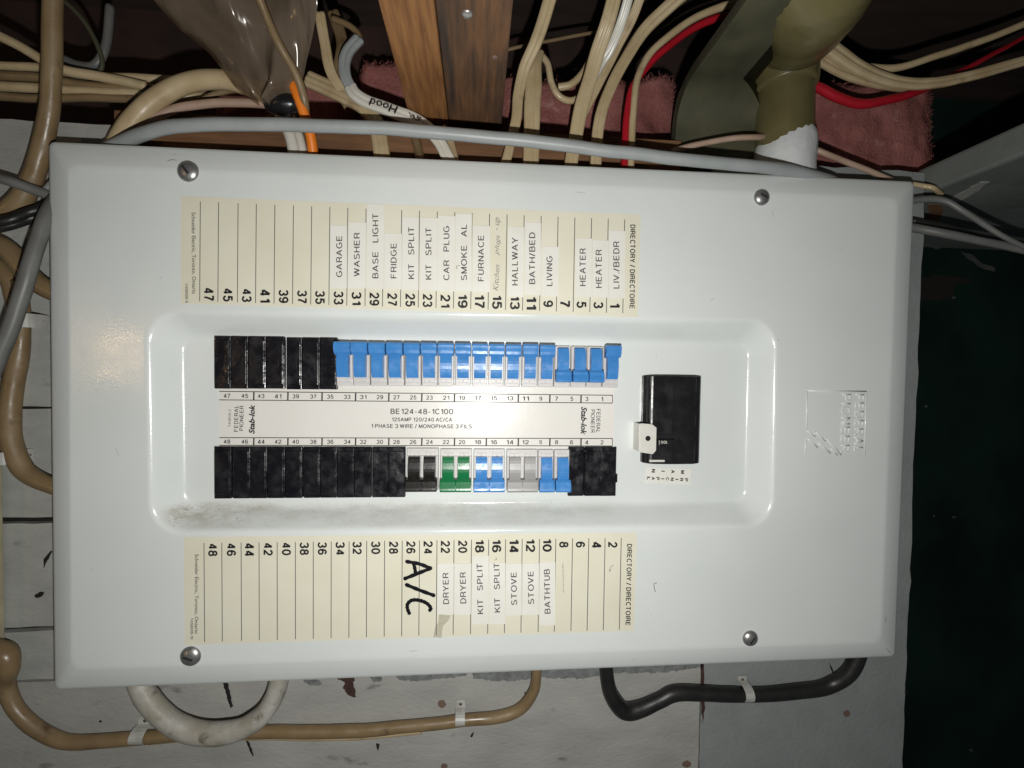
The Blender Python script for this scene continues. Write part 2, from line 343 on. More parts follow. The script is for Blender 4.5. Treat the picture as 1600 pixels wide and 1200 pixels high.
def ribbon(pts, th):
    """outline pairs of a pen stroke with mitred corners"""
    pts = [p for i, p in enumerate(pts) if i == 0 or (Vector(p)-Vector(pts[i-1])).length > 1e-4]
    out = []
    n = len(pts)
    for i, p in enumerate(pts):
        q = []
        if i > 0: q.append(Vector(p)-Vector(pts[i-1]))
        if i < n-1: q.append(Vector(pts[i+1])-Vector(p))
        q = [Vector((-d.y, d.x)).normalized() for d in q if d.length > 1e-6]
        m = sum(q, Vector((0,0))); m = m.normalized()
        k = 1/max(0.55, m.dot(q[0]))
        out.append((Vector(p)+m*(th*k/2), Vector(p)-m*(th*k/2)))
    return out
_tc = {}
def font_glyphs(s, bold, shear):
    cu = bpy.data.curves.new('lettering', 'FONT'); cu.body = s; cu.size = 1.0; cu.offset = bold; cu.shear = shear; cu.resolution_u = 3
    ob = bpy.data.objects.new('lettering', cu)
    me = bpy.data.meshes.new_from_object(ob)
    vs = [(v.co.x, v.co.y, 0) for v in me.vertices]; fs = [tuple(p.vertices) for p in me.polygons]
    bpy.data.meshes.remove(me); bpy.data.objects.remove(ob); bpy.data.curves.remove(cu)
    return vs, fs
def glyphs(s, bold, shear):
    k = (s, bold, shear)
    if k not in _tc:
        if shear == 0 and all(c in LETTERS or c == ' ' for c in s):
            th = 0.125 + 3.0*bold
            vs, fs, x, lay = [], [], 0.0, 0
            for ch in s:
                if ch == ' ': x += 0.30; continue
                for st in LETTERS[ch]:
                    n0 = len(vs); rb = ribbon(st, th)
                    for a, b in rb: vs.append((x+a.x, a.y, lay)); vs.append((x+b.x, b.y, lay))
                    for i in range(len(rb)-1): fs.append((n0+2*i, n0+2*i+1, n0+2*i+3, n0+2*i+2))
                    lay = (lay+1) % 7
                x += max(p[0] for st in LETTERS[ch] for p in st) + 0.15 + th*0.6
        else: vs, fs = font_glyphs(s, bold, shear)
        x0 = min(v[0] for v in vs); x1 = max(v[0] for v in vs); y0 = min(v[1] for v in vs); y1 = max(v[1] for v in vs)
        _tc[k] = ([((v[0]-x0)/(x1-x0)-.5, (v[1]-y0)/(y1-y0)-.5, v[2]) for v in vs], fs)
    return _tc[k]
def text(bm, s, px, py, length, cap, rot, Y, bold=0.012, shear=0.0):
    """write s centred on (px, py); length along the reading direction and height in pixels; rot in degrees anticlockwise"""
    vs, fs = glyphs(s, bold, shear)
    a = math.radians(rot); ca, sa = math.cos(a), math.sin(a)
    V = []
    for u, v, lay in vs:
        x, y = u*length, v*cap
        V.append(bm.verts.new(at(px + x*ca - y*sa, py - (x*sa + y*ca), Y-lay*6e-6)))
    for f in fs:
        try: bm.faces.new([V[i] for i in f])
        except ValueError: pass
def line(bm, x0, y0, x1, y1, w, Y):
    d = Vector((x1-x0, y1-y0)); n = Vector((-d.y, d.x)).normalized()*w/2
    bm.faces.new([bm.verts.new(at(x, y, Y)) for x, y in ((x0+n.x,y0+n.y),(x1+n.x,y1+n.y),(x1-n.x,y1-n.y),(x0-n.x,y0-n.y))])
def stroke(bm, pts, w, Y, n=8, taper=0.0):
    q = catmull(pts, n); L = []; R = []
    for i, p in enumerate(q):
        a = q[max(i-1,0)]; b = q[min(i+1,len(q)-1)]
        d = Vector((b[0]-a[0], b[1]-a[1])).normalized(); nn = Vector((-d.y, d.x))*w/2*(1+0.12*math.sin(i*1.3))
        L.append((p[0]+nn.x, p[1]+nn.y)); R.append((p[0]-nn.x, p[1]-nn.y))
    def cap(p, q2):
        d = Vector((p[0]-q2[0], p[1]-q2[1])).normalized(); b = math.atan2(d.y, d.x)
        return [(p[0]+w/2*math.cos(b+t), p[1]+w/2*math.sin(b+t)) for t in (PI/3, 0, -PI/3)]
    vl = [bm.verts.new(at(x,y,Y)) for x,y in L]; vr = [bm.verts.new(at(x,y,Y)) for x,y in R]
    for i in range(len(vl)-1): bm.faces.new((vl[i], vl[i+1], vr[i+1], vr[i]))
    c = [bm.verts.new(at(x,y,Y)) for x,y in cap(q[-1], q[-3])]; bm.faces.new([vl[-1]]+c+[vr[-1]])
    c = [bm.verts.new(at(x,y,Y)) for x,y in cap(q[0], q[2])]; bm.faces.new([vr[0]]+c+[vl[0]])

# ------------------------------------------------------------------ the setting
WALL = 0.040         # front of the painted boards behind the panel
def X(px, Y=WALL, py=583): return at(px, py, Y).x
def Z(py, Y=WALL, px=747): return at(px, py, Y).z

bm = bmesh.new(); box(bm, X(-250), X(1418), WALL+0.006, WALL+0.02, Z(1420), Z(300))
wall = struct(link('wall', bm, 'dark'))
def plank(x0, x1, y0, y1, m, dy=0.0, amp=0.0009, xm=45):
    """one painted board; edges wander a little"""
    bm = bmesh.new()
    za, zb = Z(y1, WALL, xm), Z(y0, WALL, xm); xa, xb = X(x0), X(x1)
    nx = max(2, int((xb-xa)/0.012)); nz = max(2, int((zb-za)/0.012))
    sx = random.random()*9
    def e(u): return amp*noise.noise(Vector((u*70, sx, 0)))
    front = []
    for i in range(nx+1):
        row = []
        for j in range(nz+1):
            x = xa+(xb-xa)*i/nx; z = za+(zb-za)*j/nz
            if j in (0, nz): z += e(x+j)
            if i in (0, nx): x += e(z+i*3)
            row.append(bm.verts.new((x, WALL+dy+0.0006*noise.noise(Vector((x*25, z*25, sx))), z)))
        front.append(row)
    for i in range(nx):
        for j in range(nz): bm.faces.new((front[i][j], front[i+1][j], front[i+1][j+1], front[i][j+1]))
    bd = [e2 for e2 in bm.edges if len(e2.link_faces) == 1]
    r = bmesh.ops.extrude_edge_only(bm, edges=bd)
    for v in r['geom']:
        if isinstance(v, bmesh.types.BMVert): v.co.y = WALL+0.0055
    o = link('plank', bm, m, wall, True); o.data.set_sharp_from_angle(angle=math.radians(35)); return o
rows = [(300,635.0),(639,809),(817.5,979),(987,1062)]
for i, (y0, y1) in enumerate(rows):
    plank(-240, 420, y0, y1, 'wallb', [0.0, 0.0006, -0.0004, 0.0003][i])
plank(-240, 176, 188, 302, 'wallw', 0.0002)
plank(-240, 1106.2, 1066, 1420, 'wallw', 0.0, 0.0006)
plank(424, 1094, 640, 1050, 'wallw', 0.001)
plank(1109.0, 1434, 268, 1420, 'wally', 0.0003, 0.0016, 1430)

# bare and torn patches on the boards (each its own bit of missing paint)
def wall_patch(name, m, polys, y=WALL-0.0009):
    bm = bmesh.new()
    for p in polys: patch(bm, p, y)
    return link(name, bm, m, wall)
wall_patch('torn_paint', 'rough', [ragged([(735,1047),(1098,1031),(1098,1041),(1040,1050),(960,1052),(905,1060),(840,1058),(800,1064),(740,1061)], 1.6),
    ragged([(474,1063),(500,1063),(503,1069),(484,1071)], 1.2), ragged([(578,1058),(596,1057),(598,1063),(584,1065)],1.2), ragged([(620,1057),(730,1050),(728,1056),(660,1064),(625,1062)],1.4)])
wall_patch('bare_rusty_patch', 'rust', [ragged([(521,1056),(556,1054),(552,1066),(556,1078),(555,1088),(545,1088),(536,1076),(538,1066)], 1.6, 3), ragged([(1094.5,1038),(1100,1037),(1100,1064),(1101,1105),(1098,1130),(1096,1110),(1095,1060)], 0.8, 5)])
wall_patch('bare_wood_spot', 'copper', [blob(690.5,1100,6,6,24,.12), blob(694,1197,5,4,24,.12), blob(1073,1194,7,5,24,.15), blob(1323,1115,5,5,24,.1)])
wall_patch('scuff_mark', 'dark', [ragged([(349,1066),(356,1066),(360,1085),(364,1104),(361,1106),(355,1090)], 1.0, 4), ragged([(381,1152),(387,1153),(394,1170),(397,1182),(392,1176)], 1.2, 4), ragged([(54,930),(62,925),(69,925),(68,930),(60,934),(55,934)],0.6,3), ragged([(68,874),(80,860),(82,862),(72,880),(69,888)],0.6,4), blob(157,1127,2,1.6), ragged([(819,1080),(821,1082),(824,1092),(822,1092)],0.3,3),
    ragged([(1296,1036),(1299,1042),(1303,1051),(1301,1051),(1297,1044)],0.3,4), ragged([(588,1161),(593,1163),(591,1172),(589,1170)],0.6,3), ragged([(737,1146),(741,1143),(738,1152),(735,1151)],0.4,3),blob(1416,1081,3,1)])

bm = bmesh.new(); box(bm, X(-260), X(6), WALL-0.02, WALL-0.002, Z(1012), Z(585), 0.001)
tag(link('wall_stud', bm, 'stud'), 'yellowed upright batten at the far left edge over the plank gaps', 'batten')

# space to the right of the board: dark green wall and grey painted soffit
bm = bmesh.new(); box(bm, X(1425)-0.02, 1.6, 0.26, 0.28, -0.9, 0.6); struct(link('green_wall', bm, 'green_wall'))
bm = bmesh.new(); box(bm, X(1439), 1.5, -0.10, 0.2, Z(268), Z(268)+0.025, 0.003)
sof = bm
struct(link('soffit', sof, 'soffit'))
sofz = Z(268)
def under0(px, py, z):
    q = W(RC @ Vector((px-800, py-600, F))); t = z/q.z
    return Vector((q.x*t, -DC + q.y*t, z))
def soffit_patch(name, m, polys):
    bm = bmesh.new()
    for p in polys:
        A = [bm.verts.new(under0(x, y, sofz-0.0002)) for x, y in p]; B = [bm.verts.new(a.co+Vector((0,0,-0.0006))) for a in A]
        bm.faces.new(B); n = len(A)
        for i in range(n): bm.faces.new((A[i], A[(i+1)%n], B[(i+1)%n], B[i]))
    link(name, bm, m, bpy.data.objects['soffit'])
soffit_patch('peeling_paint', 'wallw', [ragged([(1476,316),(1490,307),(1512,295),(1532,283),(1546,284),(1528,297),(1505,311),(1486,321)], 1.2, 5)])
soffit_patch('bare_patch', 'woodp', [ragged([(1452,318),(1470,318),(1474,330),(1466,346),(1450,346)], 1.5, 5)])
gb = bmesh.new()
for p in (blob(1462,384,9,5), ragged([(1502,394),(1518,398),(1536,412),(1553,419),(1556,424),(1536,420),(1514,405)],1.2,5), blob(1447,635,2.5,2), blob(1490,808,3,1.6), blob(1517,1172,3,2), blob(1490,465,3,2), blob(1459,806,1.5,1.5)):
    patch(gb, p, 0.2595)
link('paint_fleck', gb, mat('grey_fleck', (0.10,0.105,0.10), 0.8, (0.05,0.055,0.05), 60), bpy.data.objects['green_wall'])
gb = bmesh.new(); patch(gb, ragged([(1438,433),(1470,430),(1512,433),(1518,440),(1488,446),(1492,460),(1470,470),(1440,466)], 2.0, 5), 0.2596)
link('bare_patch', gb, mat('brown_bare', (0.022,0.017,0.011), 0.9, (0.012,0.011,0.008), 60), bpy.data.objects['green_wall'])
# ceiling: subfloor above, rim board behind the cavities
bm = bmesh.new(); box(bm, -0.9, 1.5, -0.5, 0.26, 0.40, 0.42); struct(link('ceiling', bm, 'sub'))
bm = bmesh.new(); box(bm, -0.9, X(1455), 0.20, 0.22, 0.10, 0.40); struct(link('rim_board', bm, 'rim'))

def joist(name, pxa, pxb, py, m, label, y1=WALL+0.03, h=0.14, y0=-0.26):
    a, b = at(pxa, py, WALL), at(pxb, py, WALL)
    zb = 0.5*(a.z+b.z)
    bm = bmesh.new(); box(bm, a.x, b.x, y0, y1, zb, zb+h, 0.0012)
    return tag(link(name, bm, m), label, 'joist')
j1 = joist('ceiling_joist', 640, 700.5, 187, 'woodl', 'orange brown timber joist, the narrower and redder of the pair above the panel')
j2 = joist('ceiling_joist', 701.5, 784, 189, 'woodd', 'weathered grey brown timber joist with nail heads, right of the orange one')
# olive board that turns from the wall to the ceiling in one rounded bend
a = at(1062,146,WALL); b = at(1189,262,WALL); rb = 0.030; yv = WALL+0.006; zt = a.z
outer = [(yv, b.z), (yv, zt-rb)] + [(yv-rb+rb*math.cos(t), zt-rb+rb*math.sin(t)) for t in [k*PI/2/10 for k in range(1,11)]] + [(-0.26, zt)]
inner = [(y+0.009 if z < zt-1e-4 else y, z+0.009*min(1,max(0,(z-(zt-rb))/rb))) for y, z in outer]
bm = bmesh.new(); prism(bm, outer+inner[::-1], 'x', a.x, b.x, 0.0015)
for v in bm.verts:      # narrower overhead, where the elbow passes beside it
    if v.co.x > 0.5*(a.x+b.x): v.co.x += (0.206-b.x)*min(1, max(0, (WALL-v.co.y)/0.03))
o = link('bent_board', bm, 'olive', None, True); o.data.set_sharp_from_angle(angle=math.radians(40))
tag(o, 'dirty olive board bending from the wall to overhead, left of the olive pipe', 'board')
bm = bmesh.new(); box(bm, X(181,0.042), X(1060,0.042)-0.002, 0.042, 0.066, Z(302,0.042), Z(202,0.042), 0.001)
tag(link('wall_plate', bm, 'woodp'), 'brown timber plate lying along the wall top just above the panel', 'timber')

def screwhead(p, r, m, label, axis='z'):
    bm = bmesh.new(); bmesh.ops.create_uvsphere(bm, u_segments=14, v_segments=8, radius=r)
    for v in bm.verts: v.co.z *= 0.45
    o = link('nail', bm, m, None, True); o.location = p
    return tag(o, label, 'nail', None)
zj = 0.5*(at(701.5,189,WALL).z+at(784,189,WALL).z)
def under(px, py, z):
    r = W(RC @ Vector((px-800, py-600, F))); t = z/r.z
    return Vector((r.x*t, -DC + r.y*t, z))
o = screwhead(under(730,22,zj), 0.0035, 'steel', 'large grey nail head in the weathered joist near the top of the picture')
o = screwhead(under(773,90,zj), 0.0022, 'copper', 'small pale nail head near the right edge of the weathered joist')

# pink insulation: fluffy lumpy batts in the cavities
def batt(poly_x, y_top, y_bot, Y, label, seed):
    bm = bmesh.new()
    x0, x1 = poly_x
    nx, nz = max(6, int((x1-x0)/4)), max(6, int((y_bot-y_top)/4))
    G = []
    for i in range(nx+1):
        row = []
        for j in range(nz+1):
            u, v = i/nx, j/nz
            p = at(x0+(x1-x0)*u + 5*noise.noise(Vector((v*6,seed,0))), y_top+(y_bot-y_top)*v + (1-v)*(9*noise.noise(Vector((u*5,seed,3)))+5*noise.noise(Vector((u*16,seed,7)))), Y)
            edge = min(u, 1-u, v*1.2, 1)*2.0
            dep = 0.020*min(1, edge*3)**0.5
            p.y += 0.012 - dep + 0.009*noise.noise(p*24+Vector((seed,0,0))) + 0.003*noise.noise(p*55) + 0.0013*noise.noise(p*90)
            row.append(bm.verts.new(p))
        G.append(row)
    for i in range(nx):
        for j in range(nz): bm.faces.new((G[i][j], G[i+1][j], G[i+1][j+1], G[i][j+1]))
    bd = [e for e in bm.edges if len(e.link_faces) == 1]
    r = bmesh.ops.extrude_edge_only(bm, edges=bd)
    for v in r['geom']:
        if isinstance(v, bmesh.types.BMVert): v.co.y = Y+0.045
    rnd = random.Random(seed)
    roots = [v.co.copy() for row in G for v in row]
    for k in range(int(len(roots)*1.1)):
        p = rnd.choice(roots) + Vector((rnd.uniform(-.002,.002), -0.0002, rnd.uniform(-.002,.002)))
        d = Vector((rnd.gauss(0,1), -abs(rnd.gauss(0.25,0.35)), rnd.gauss(0,1))).normalized()
        e2 = Vector((rnd.gauss(0,1), -0.2, rnd.gauss(0,1))).normalized()
        L = rnd.uniform(0.002,0.0055); w2 = d.cross(Vector((0,1,0.3))).normalized()*0.00018
        q = p + d*L*0.5; q2 = q + (d+e2*0.8).normalized()*L*0.5
        a1, a2, b1, b2, c1 = (bm.verts.new(x) for x in (p-w2, p+w2, q-w2, q+w2, q2))
        bm.faces.new((a1,a2,b2,b1)); bm.faces.new((b1,b2,c1))
    return tag(link('insulation_batt', bm, 'pink', None, True), label, 'insulation', 'pink insulation between the joists')
batt((560,650), 92, 215, 0.105, 'wedge of pink insulation left of the orange joist', 1.3)
batt((776,1062), 118, 262, 0.098, 'wide pink insulation behind the beige cables between joist and olive board', 4.1)
batt((1262,1466), 124, 275, 0.088, 'dull pink insulation to the right of the olive pipe under the sagging red cable', 8.2)
batt((330,560), 120, 215, 0.125, 'shadowed pink insulation behind the plastic sheet and white cables', 6.6)

# ------------------------------------------------------------------ the panel
panel = empty('breaker_panel', (0,0,0))
tag(panel, 'grey white electrical breaker panel mounted sideways on the painted boards', 'breaker panel')
FLOOR = 0.0185
def quad(c, Y): return [at(x, y, Y) for x, y in c]
def rloop(Q, r, Y, n=9):
    """rounded loop inside a four-cornered outline (TL, TR, BR, BL)"""
    Wd = (Q[1]-Q[0]).length; Hd = (Q[3]-Q[0]).length
    rx, ry = r/Wd, r/Hd
    out = []
    for cxx, cyy, s in ((rx, ry, PI), (1-rx, ry, 1.5*PI), (1-rx, 1-ry, 0.0), (rx, 1-ry, 0.5*PI)):
        for i in range(n):
            t = s + 0.5*PI*i/(n-1)
            u, v = cxx+rx*math.cos(t), cyy+ry*math.sin(t)
            p = (Q[0]*(1-u)+Q[1]*u)*(1-v) + (Q[3]*(1-u)+Q[2]*u)*v
            out.append(Vector((p.x, Y, p.z)))
    return out
def lerpQ(A, B, t): return [a*(1-t)+b*t for a, b in zip(A, B)]
HR = 0.0062
Qrim = quad([(76,221),(1429,283.5),(1399,1026),(85,1078)], HR)
Qfac = quad([(106,257),(1403,309),(1377,1004),(111,1046)], 0.0)
Qlip = quad([(226,482),(1216,497),(1210,826),(232,838)], 0.0)
Qflo = quad([(291,530),(1166,540),(1160,781),(294,787)], FLOOR)
loops = [rloop(Qrim, 0.004, HR+0.006), rloop(Qrim, 0.004, HR+0.0004)]
for t, y in [(q, HR*((1-q)*(1-q)*0.35+(1-q)*0.65)) for q in (0.03,0.15,0.3,0.45,0.6,0.72,0.82,0.90,0.96,1.0)]:
    loops.append(rloop(lerpQ(Qrim, Qfac, t), 0.004+0.004*t, y))
loops.append(rloop(lerpQ(Qfac, Qlip, 0.03), 0.009, 0.0)); loops.append(rloop(lerpQ(Qfac, Qlip, 0.97), 0.0225, 0.0))
K = 28
for k in range(K+1):
    t = k/K; fw = 0.30; sl = 1/(1-fw); s = 0.5*sl*t*t/fw if t < fw else (1-0.5*sl*(1-t)**2/fw if t > 1-fw else sl*(t-fw/2))
    loops.append(rloop(lerpQ(Qlip, Qflo, t), 0.0235-0.0125*t, FLOOR*s))
loops.append(rloop(lerpQ(Qflo, [sum(Qflo, Vector())/4]*4, 0.03), 0.009, FLOOR))
bm = bmesh.new()
R = [[bm.verts.new(p) for p in lp] for lp in loops]
for A, B in zip(R, R[1:]):
    n = len(A)
    for j in range(n): bm.faces.new((A[j], A[(j+1)%n], B[(j+1)%n], B[j]))
bm.faces.new(R[-1])
cover = link('cover', bm, 'cover', panel, True)
bi = at(150,300,0.013); bo = at(1350,990,0.013)
bm = bmesh.new(); box(bm, bi.x, bo.x, 0.0215, WALL+0.004, bo.z, bi.z, 0.001); link('enclosure_box', bm, 'box', panel)

def screw(px, py, rp, ang):
    s = None
    bm = bmesh.new(); r = rp*pxm(-0.002)
    prof = [(0.0,-0.0036),(0.35,-0.0034),(0.62,-0.0028),(0.84,-0.0018),(0.96,-0.0007),(1.0,0.0003)]
    rings = []
    for q, y in prof[1:]:
        rings.append([bm.verts.new((r*q*math.cos(2*PI*i/28), y, r*q*math.sin(2*PI*i/28))) for i in range(28)])
    c = bm.verts.new((0, prof[0][1], 0))
    for i in range(28): bm.faces.new((c, rings[0][i], rings[0][(i+1)%28]))
    for A, B in zip(rings, rings[1:]):
        for i in range(28): bm.faces.new((A[i], A[(i+1)%28], B[(i+1)%28], B[i]))
    o = link('screw', bm, 'steel', panel, True); o.location = at(px, py, 0); o.rotation_euler = (0, ang, 0)
    bm = bmesh.new()
    box(bm, -r*0.45, r*0.45, -0.00385, -0.0030, -r*0.10, r*0.10); 
    link('slot', bm, 'slot', o)
    return o
screw(294,268,15.5,0.9); screw(1190,308.5,13.5,0.4); screw(1172,997,13.5,-1.0); screw(298,1025,15.5,0.35)

# --- directories
def label_sheet(name, c, m, parent, Y, t=0.00025, words=None):
    bm = bmesh.new(); q = [at(x, y, Y) for x, y in c]
    top = [bm.verts.new(p + Vector((0,-t,0))) for p in q]; bot = [bm.verts.new(p) for p in q]
    bm.faces.new(top)
    for i in range(4): bm.faces.new((top[i], top[(i+1)%4], bot[(i+1)%4], bot[i]))
    bmesh.ops.recalc_face_normals(bm, faces=bm.faces)
    if words:
        n0 = len(bm.faces); text(bm, *words); bm.faces.ensure_lookup_table()
        for f in bm.faces[n0:]: f.material_index = 1
    o = link(name, bm, m, parent, normals=not words)
    if words: o.data.materials.append(M['greyink'])
    return o
YP = -0.00025; YT = -0.0005; YI = -0.0007
up = label_sheet('directory_label', [(283,306.5),(1001,335.5),(997,496),(282.5,474)], 'paper', panel, 0.0001)
up['label'] = 'upper cream directory of odd circuits'
lo = label_sheet('directory_label', [(287.5,839),(995.5,832),(990,985.5),(289,1007.5)], 'paper', panel, 0.0001)
lo['label'] = 'lower cream directory of even circuits'
ux = [313,341.5,372,400.5,429.5,458.5,487,515.5,543.5,572,599.5,627.7,655.5,683.3,710.7,737.8,765,792.4,819,845.6,872,898.3,924.4,950.4,976.1]
ink = bmesh.new(); lines = bmesh.new()
tapes_u = {33:(352,450),31:(347,450),29:(318.5,451),27:(364.5,452),25:(339,453),23:(340,454),21:(337,455),19:(334,455),17:(352.5,456),13:(354,464),11:(347,461),9:(385,463),5:(372,464),3:(375,465),1:(360,466)}
words_u = {33:('GARAGE',369,433),31:('WASHER',363.5,432),29:('BASE   LIGHT',334,435),27:('FRIDGE',380.5,435),25:('KIT   SPLIT',355,436),23:('KIT   SPLIT',356,437),21:('CAR   PLUG',353,438),19:('SMOKE   AL',351,438),17:('FURNACE',368,439.5),13:('HALLWAY',371,446),11:('BATH/BED',363,444),9:('LIVING',400,447),5:('HEATER',388,447),3:('HEATER',390,450),1:('LIV./BEDR',377,451)}
numx_u = [326.7,356,385.5,414.5,443,472,500,529,557,585,613,641,668,696,723,749.6,776.6,804.5,830.6,856.6,883,908.5,935,961]
word_dx = {33:530,31:557.5,29:586.5,27:615,25:642.5,23:669.5,21:697.5,19:725,17:751.5,13:804.5,11:831.5,9:858.5,5:910.5,3:935.5,1:963}
for i in range(25):
    x = ux[i]; yt = 315+28*(x-313)/663; yb = 471+18.5*(x-313)/663
    # a tape strip lies over the line beside it for most of its length
    n = 47-2*i
    line(lines, x, yt, x-1-2*(x-313)/663, yb, 1.15, YT)
for i in range(24):
    n = 47-2*i; x = numx_u[i]; y = 460+17.5*(x-326.7)/634
    text(ink, str(n), x, y, (20 if n == 11 else 21) if n > 9 else (6.5 if n == 1 else 10.5), 15.5, -90, YT, 0.03)
    if n in tapes_u:
        t0, t1 = tapes_u[n]; xa, xb = ux[i]+1.0, ux[i+1]-(0.6 if n in (25,33,19,13,11) else -0.5)
        j = random.uniform(-0.5,0.5)
        tp = label_sheet('circuit_tape', [(xa+j,t0),(xb+j,t0+1),(xb-0.6+j,t1+0.5),(xa-0.6+j,t1-0.5)], 'tape', up, YP-0.0001,
                         words=(words_u[n][0], word_dx[n], (words_u[n][1]+words_u[n][2])/2, words_u[n][2]-words_u[n][1], 9.6, 90, YI, 0.007))
text(ink, 'DIRECTORY / DIRECTOIRE', 988.2, 416.5, 131, 8.2, -90.6, YT, 0.016)
text(ink, 'Schneider Electric, Toronto, Ontario', 302.3, 395.5, 127, 7.0, -89.6, YT, 0.0)
text(ink, 'Y458009-9', 291.5, 458, 30, 4.6, -89.6, YT, 0.0)
link('printed_text', ink, 'ink', up, normals=False); link('ruled_line', lines, 'greyink', up, normals=False)
for args in (('Kitchen', 775.5, 434, 41, 8.5, 86, YT, 0.0, 0.4), ('plugs', 777.5, 383, 32, 9, 86, YT, 0.0, 0.4), ('- up', 778.5, 350, 20, 9, 86, YT, 0.0, 0.4)):
    hw = bmesh.new(); text(hw, *args); link('handwriting', hw, 'faint', up, normals=False)
hw = bmesh.new(); stroke(hw, [(714,420),(713,416),(718,415)], 0.9, YT-0.0003, 4); link('pen_tick', hw, 'faint', up, normals=False)

lx = [318.7,346.5,376.7,404.7,433,461.5,489.5,517.5,545.5,573,601,628.5,655.5,682.8,709.4,736.7,763.7,790,816,843,868.5,894.6,920,945.5,970.7]
nx_l = [332.5,361.5,390,419,447.5,475.5,503.5,531.5,558,587,615,642,669,696,723,749.5,776,803.5,829,855,881,907,932.6,957.5]
tapes_l = {22:(880,960),20:(880,960),18:(868,975),16:(879,975),14:(880,961.5),12:(880,960.5),10:(878,977)}
words_l = {22:('DRYER',696.6,895,944),20:('DRYER',723.5,894,943),18:('KIT   SPLIT',750,881,959.5),16:('KIT   SPLIT',776.5,880,957),14:('STOVE',803,894.5,945.5),12:('STOVE',829.5,893,944),10:('BATHTUB',855,889,959)}
ink = bmesh.new(); lines = bmesh.new()
for i in range(25):
    x = lx[i]; f = (x-318.7)/652
    line(lines, x, 848.5-8*f, x+1-4*f, 1003-19*f, 1.15, YT)
for i in range(24):
    n = 48-2*i; x = nx_l[i]; f = (x-332)/625
    text(ink, str(n), x, 859.3-8.3*f if n > 9 else 851, 20 if n > 9 else 9.5, 14.6, -90, YT, 0.03)
    if n in tapes_l:
        t0, t1 = tapes_l[n]; xa, xb = lx[i]+0.9, lx[i+1]-0.4; j = random.uniform(-0.5,0.5)
        label_sheet('circuit_tape', [(xa+j,t0+0.4),(xb+j,t0),(xb-0.6+j,t1-0.4),(xa-0.6+j,t1)], 'tape', lo, YP-0.0001,
                    words=(words_l[n][0], words_l[n][1], (words_l[n][2]+words_l[n][3])/2, words_l[n][3]-words_l[n][2], 9.4, 91, YI, 0.007))
text(ink, 'DIRECTORY / DIRECTOIRE', 982.4, 913.5, 127, 8.0, -91.2, YT, 0.016)
text(ink, 'Schneider Electric, Toronto, Ontario', 306.8, 928, 124, 6.6, -90.2, YT, 0.0)
text(ink, 'Y458009-10', 299.6, 982.5, 33, 4.4, -90.2, YT, 0.0)
link('printed_text', ink, 'ink', lo, normals=False); link('ruled_line', lines, 'greyink', lo, normals=False)
mk = bmesh.new()
def mp(L): return [(280+x/4, 830+y/4) for x, y in L]
for k, st in enumerate(([(1422,190),(1500,205),(1572,232)],[(1572,232),(1490,265),(1410,297)],[(1466,205),(1474,240),(1478,272)],[(1420,335),(1500,368),(1592,402)],[(1566,495),(1572,480),(1552,455),(1520,438),(1482,430),(1450,434),(1428,455),(1426,482),(1438,514)])):
    stroke(mk, mp(st), 5.6, YT-0.0002-0.00006*k)
link('marker_writing', mk, 'marker', lo, normals=False)
hw = bmesh.new(); text(hw, 'appliance', 880, 903, 46, 3.4, -89, YT, 0.0, 0.3); link('handwriting', hw, 'faint', lo, normals=False)
for pts, yy in (([(958,883),(954,887),(952,893),(955,890)], YT), ([(775,871),(776,874),(773,875)], YI)):
    hw = bmesh.new(); stroke(hw, pts, 0.8, yy, 4); link('pen_tick', hw, 'faint', lo, normals=False)
bm = bmesh.new(); patch(bm, ragged([(686,961),(705,961),(700,970),(692,978),(690,996),(677,996),(679,984),(684,973)], 0.8, 4), YP-0.00003, 0.0002)
link('glue_residue', bm, mat('old_glue', (0.52,0.50,0.39), 0.5, (0.46,0.44,0.33), 200), lo)

# --- embossed emblem, pressed out of the cover sheet
def ridge(bm, pts, w, h, Y=0.0003):
    q = [at(x,y,Y) for x,y in pts]
    pr = [(-1,0),(-0.75,0.6),(-0.35,0.95),(0.35,0.95),(0.75,0.6),(1,0)]
    r = w*pxm(0)/2
    for A, B in zip(q, q[1:]):
        d = (B-A).normalized(); s = d.cross(Vector((0,1,0)))
        ra = [bm.verts.new(A + s*(u*r) + Vector((0,-v*h,0))) for u, v in pr]; rb = [bm.verts.new(B + s*(u*r) + Vector((0,-v*h,0))) for u, v in pr]
        for i in range(5): bm.faces.new((ra[i], ra[i+1], rb[i+1], rb[i]))
        bm.faces.new(ra[::-1]); bm.faces.new(rb)
em = bmesh.new()
def ridge_word(s, px, py, length, cap, rot):
    x = 0.0; L = []
    for ch in s:
        for st in LETTERS[ch]: L.append([(x+p[0], p[1]) for p in st])
        x += max(p[0] for st in LETTERS[ch] for p in st) + 0.26
    x -= 0.26; ca, sa = math.cos(math.radians(rot)), math.sin(math.radians(rot))
    for st in L:
        q = [((u/x-.5)*length, (v-.5)*cap) for u, v in st]
        ridge(em, [(px+a*ca-b*sa, py-(a*sa+b*ca)) for a, b in q], 3.0, 0.0010)
ridge_word('FEDERAL', 1341.5, 661, 90, 13, -91.5); ridge_word('PIONEER', 1320.5, 660.5, 90, 13, -91.5)
for p in ([(1353.5,611.5),(1350.5,711)], [(1353,611.5),(1260.5,610.5)], [(1260.5,610.5),(1260,672)], [(1260,672),(1273,682)], [(1273,674),(1289,689)],[(1289,683),(1314,711)], [(1260,684),(1277,699)],[(1277,691),(1297,708)],[(1297,700),(1308,711)], [(1259,686),(1257.5,711)], [(1273,674),(1273,682)],[(1289,683),(1289,689)]):
    ridge(em, p, 2.8, 0.0008)
link('embossed_emblem', em, 'cover', panel, True)

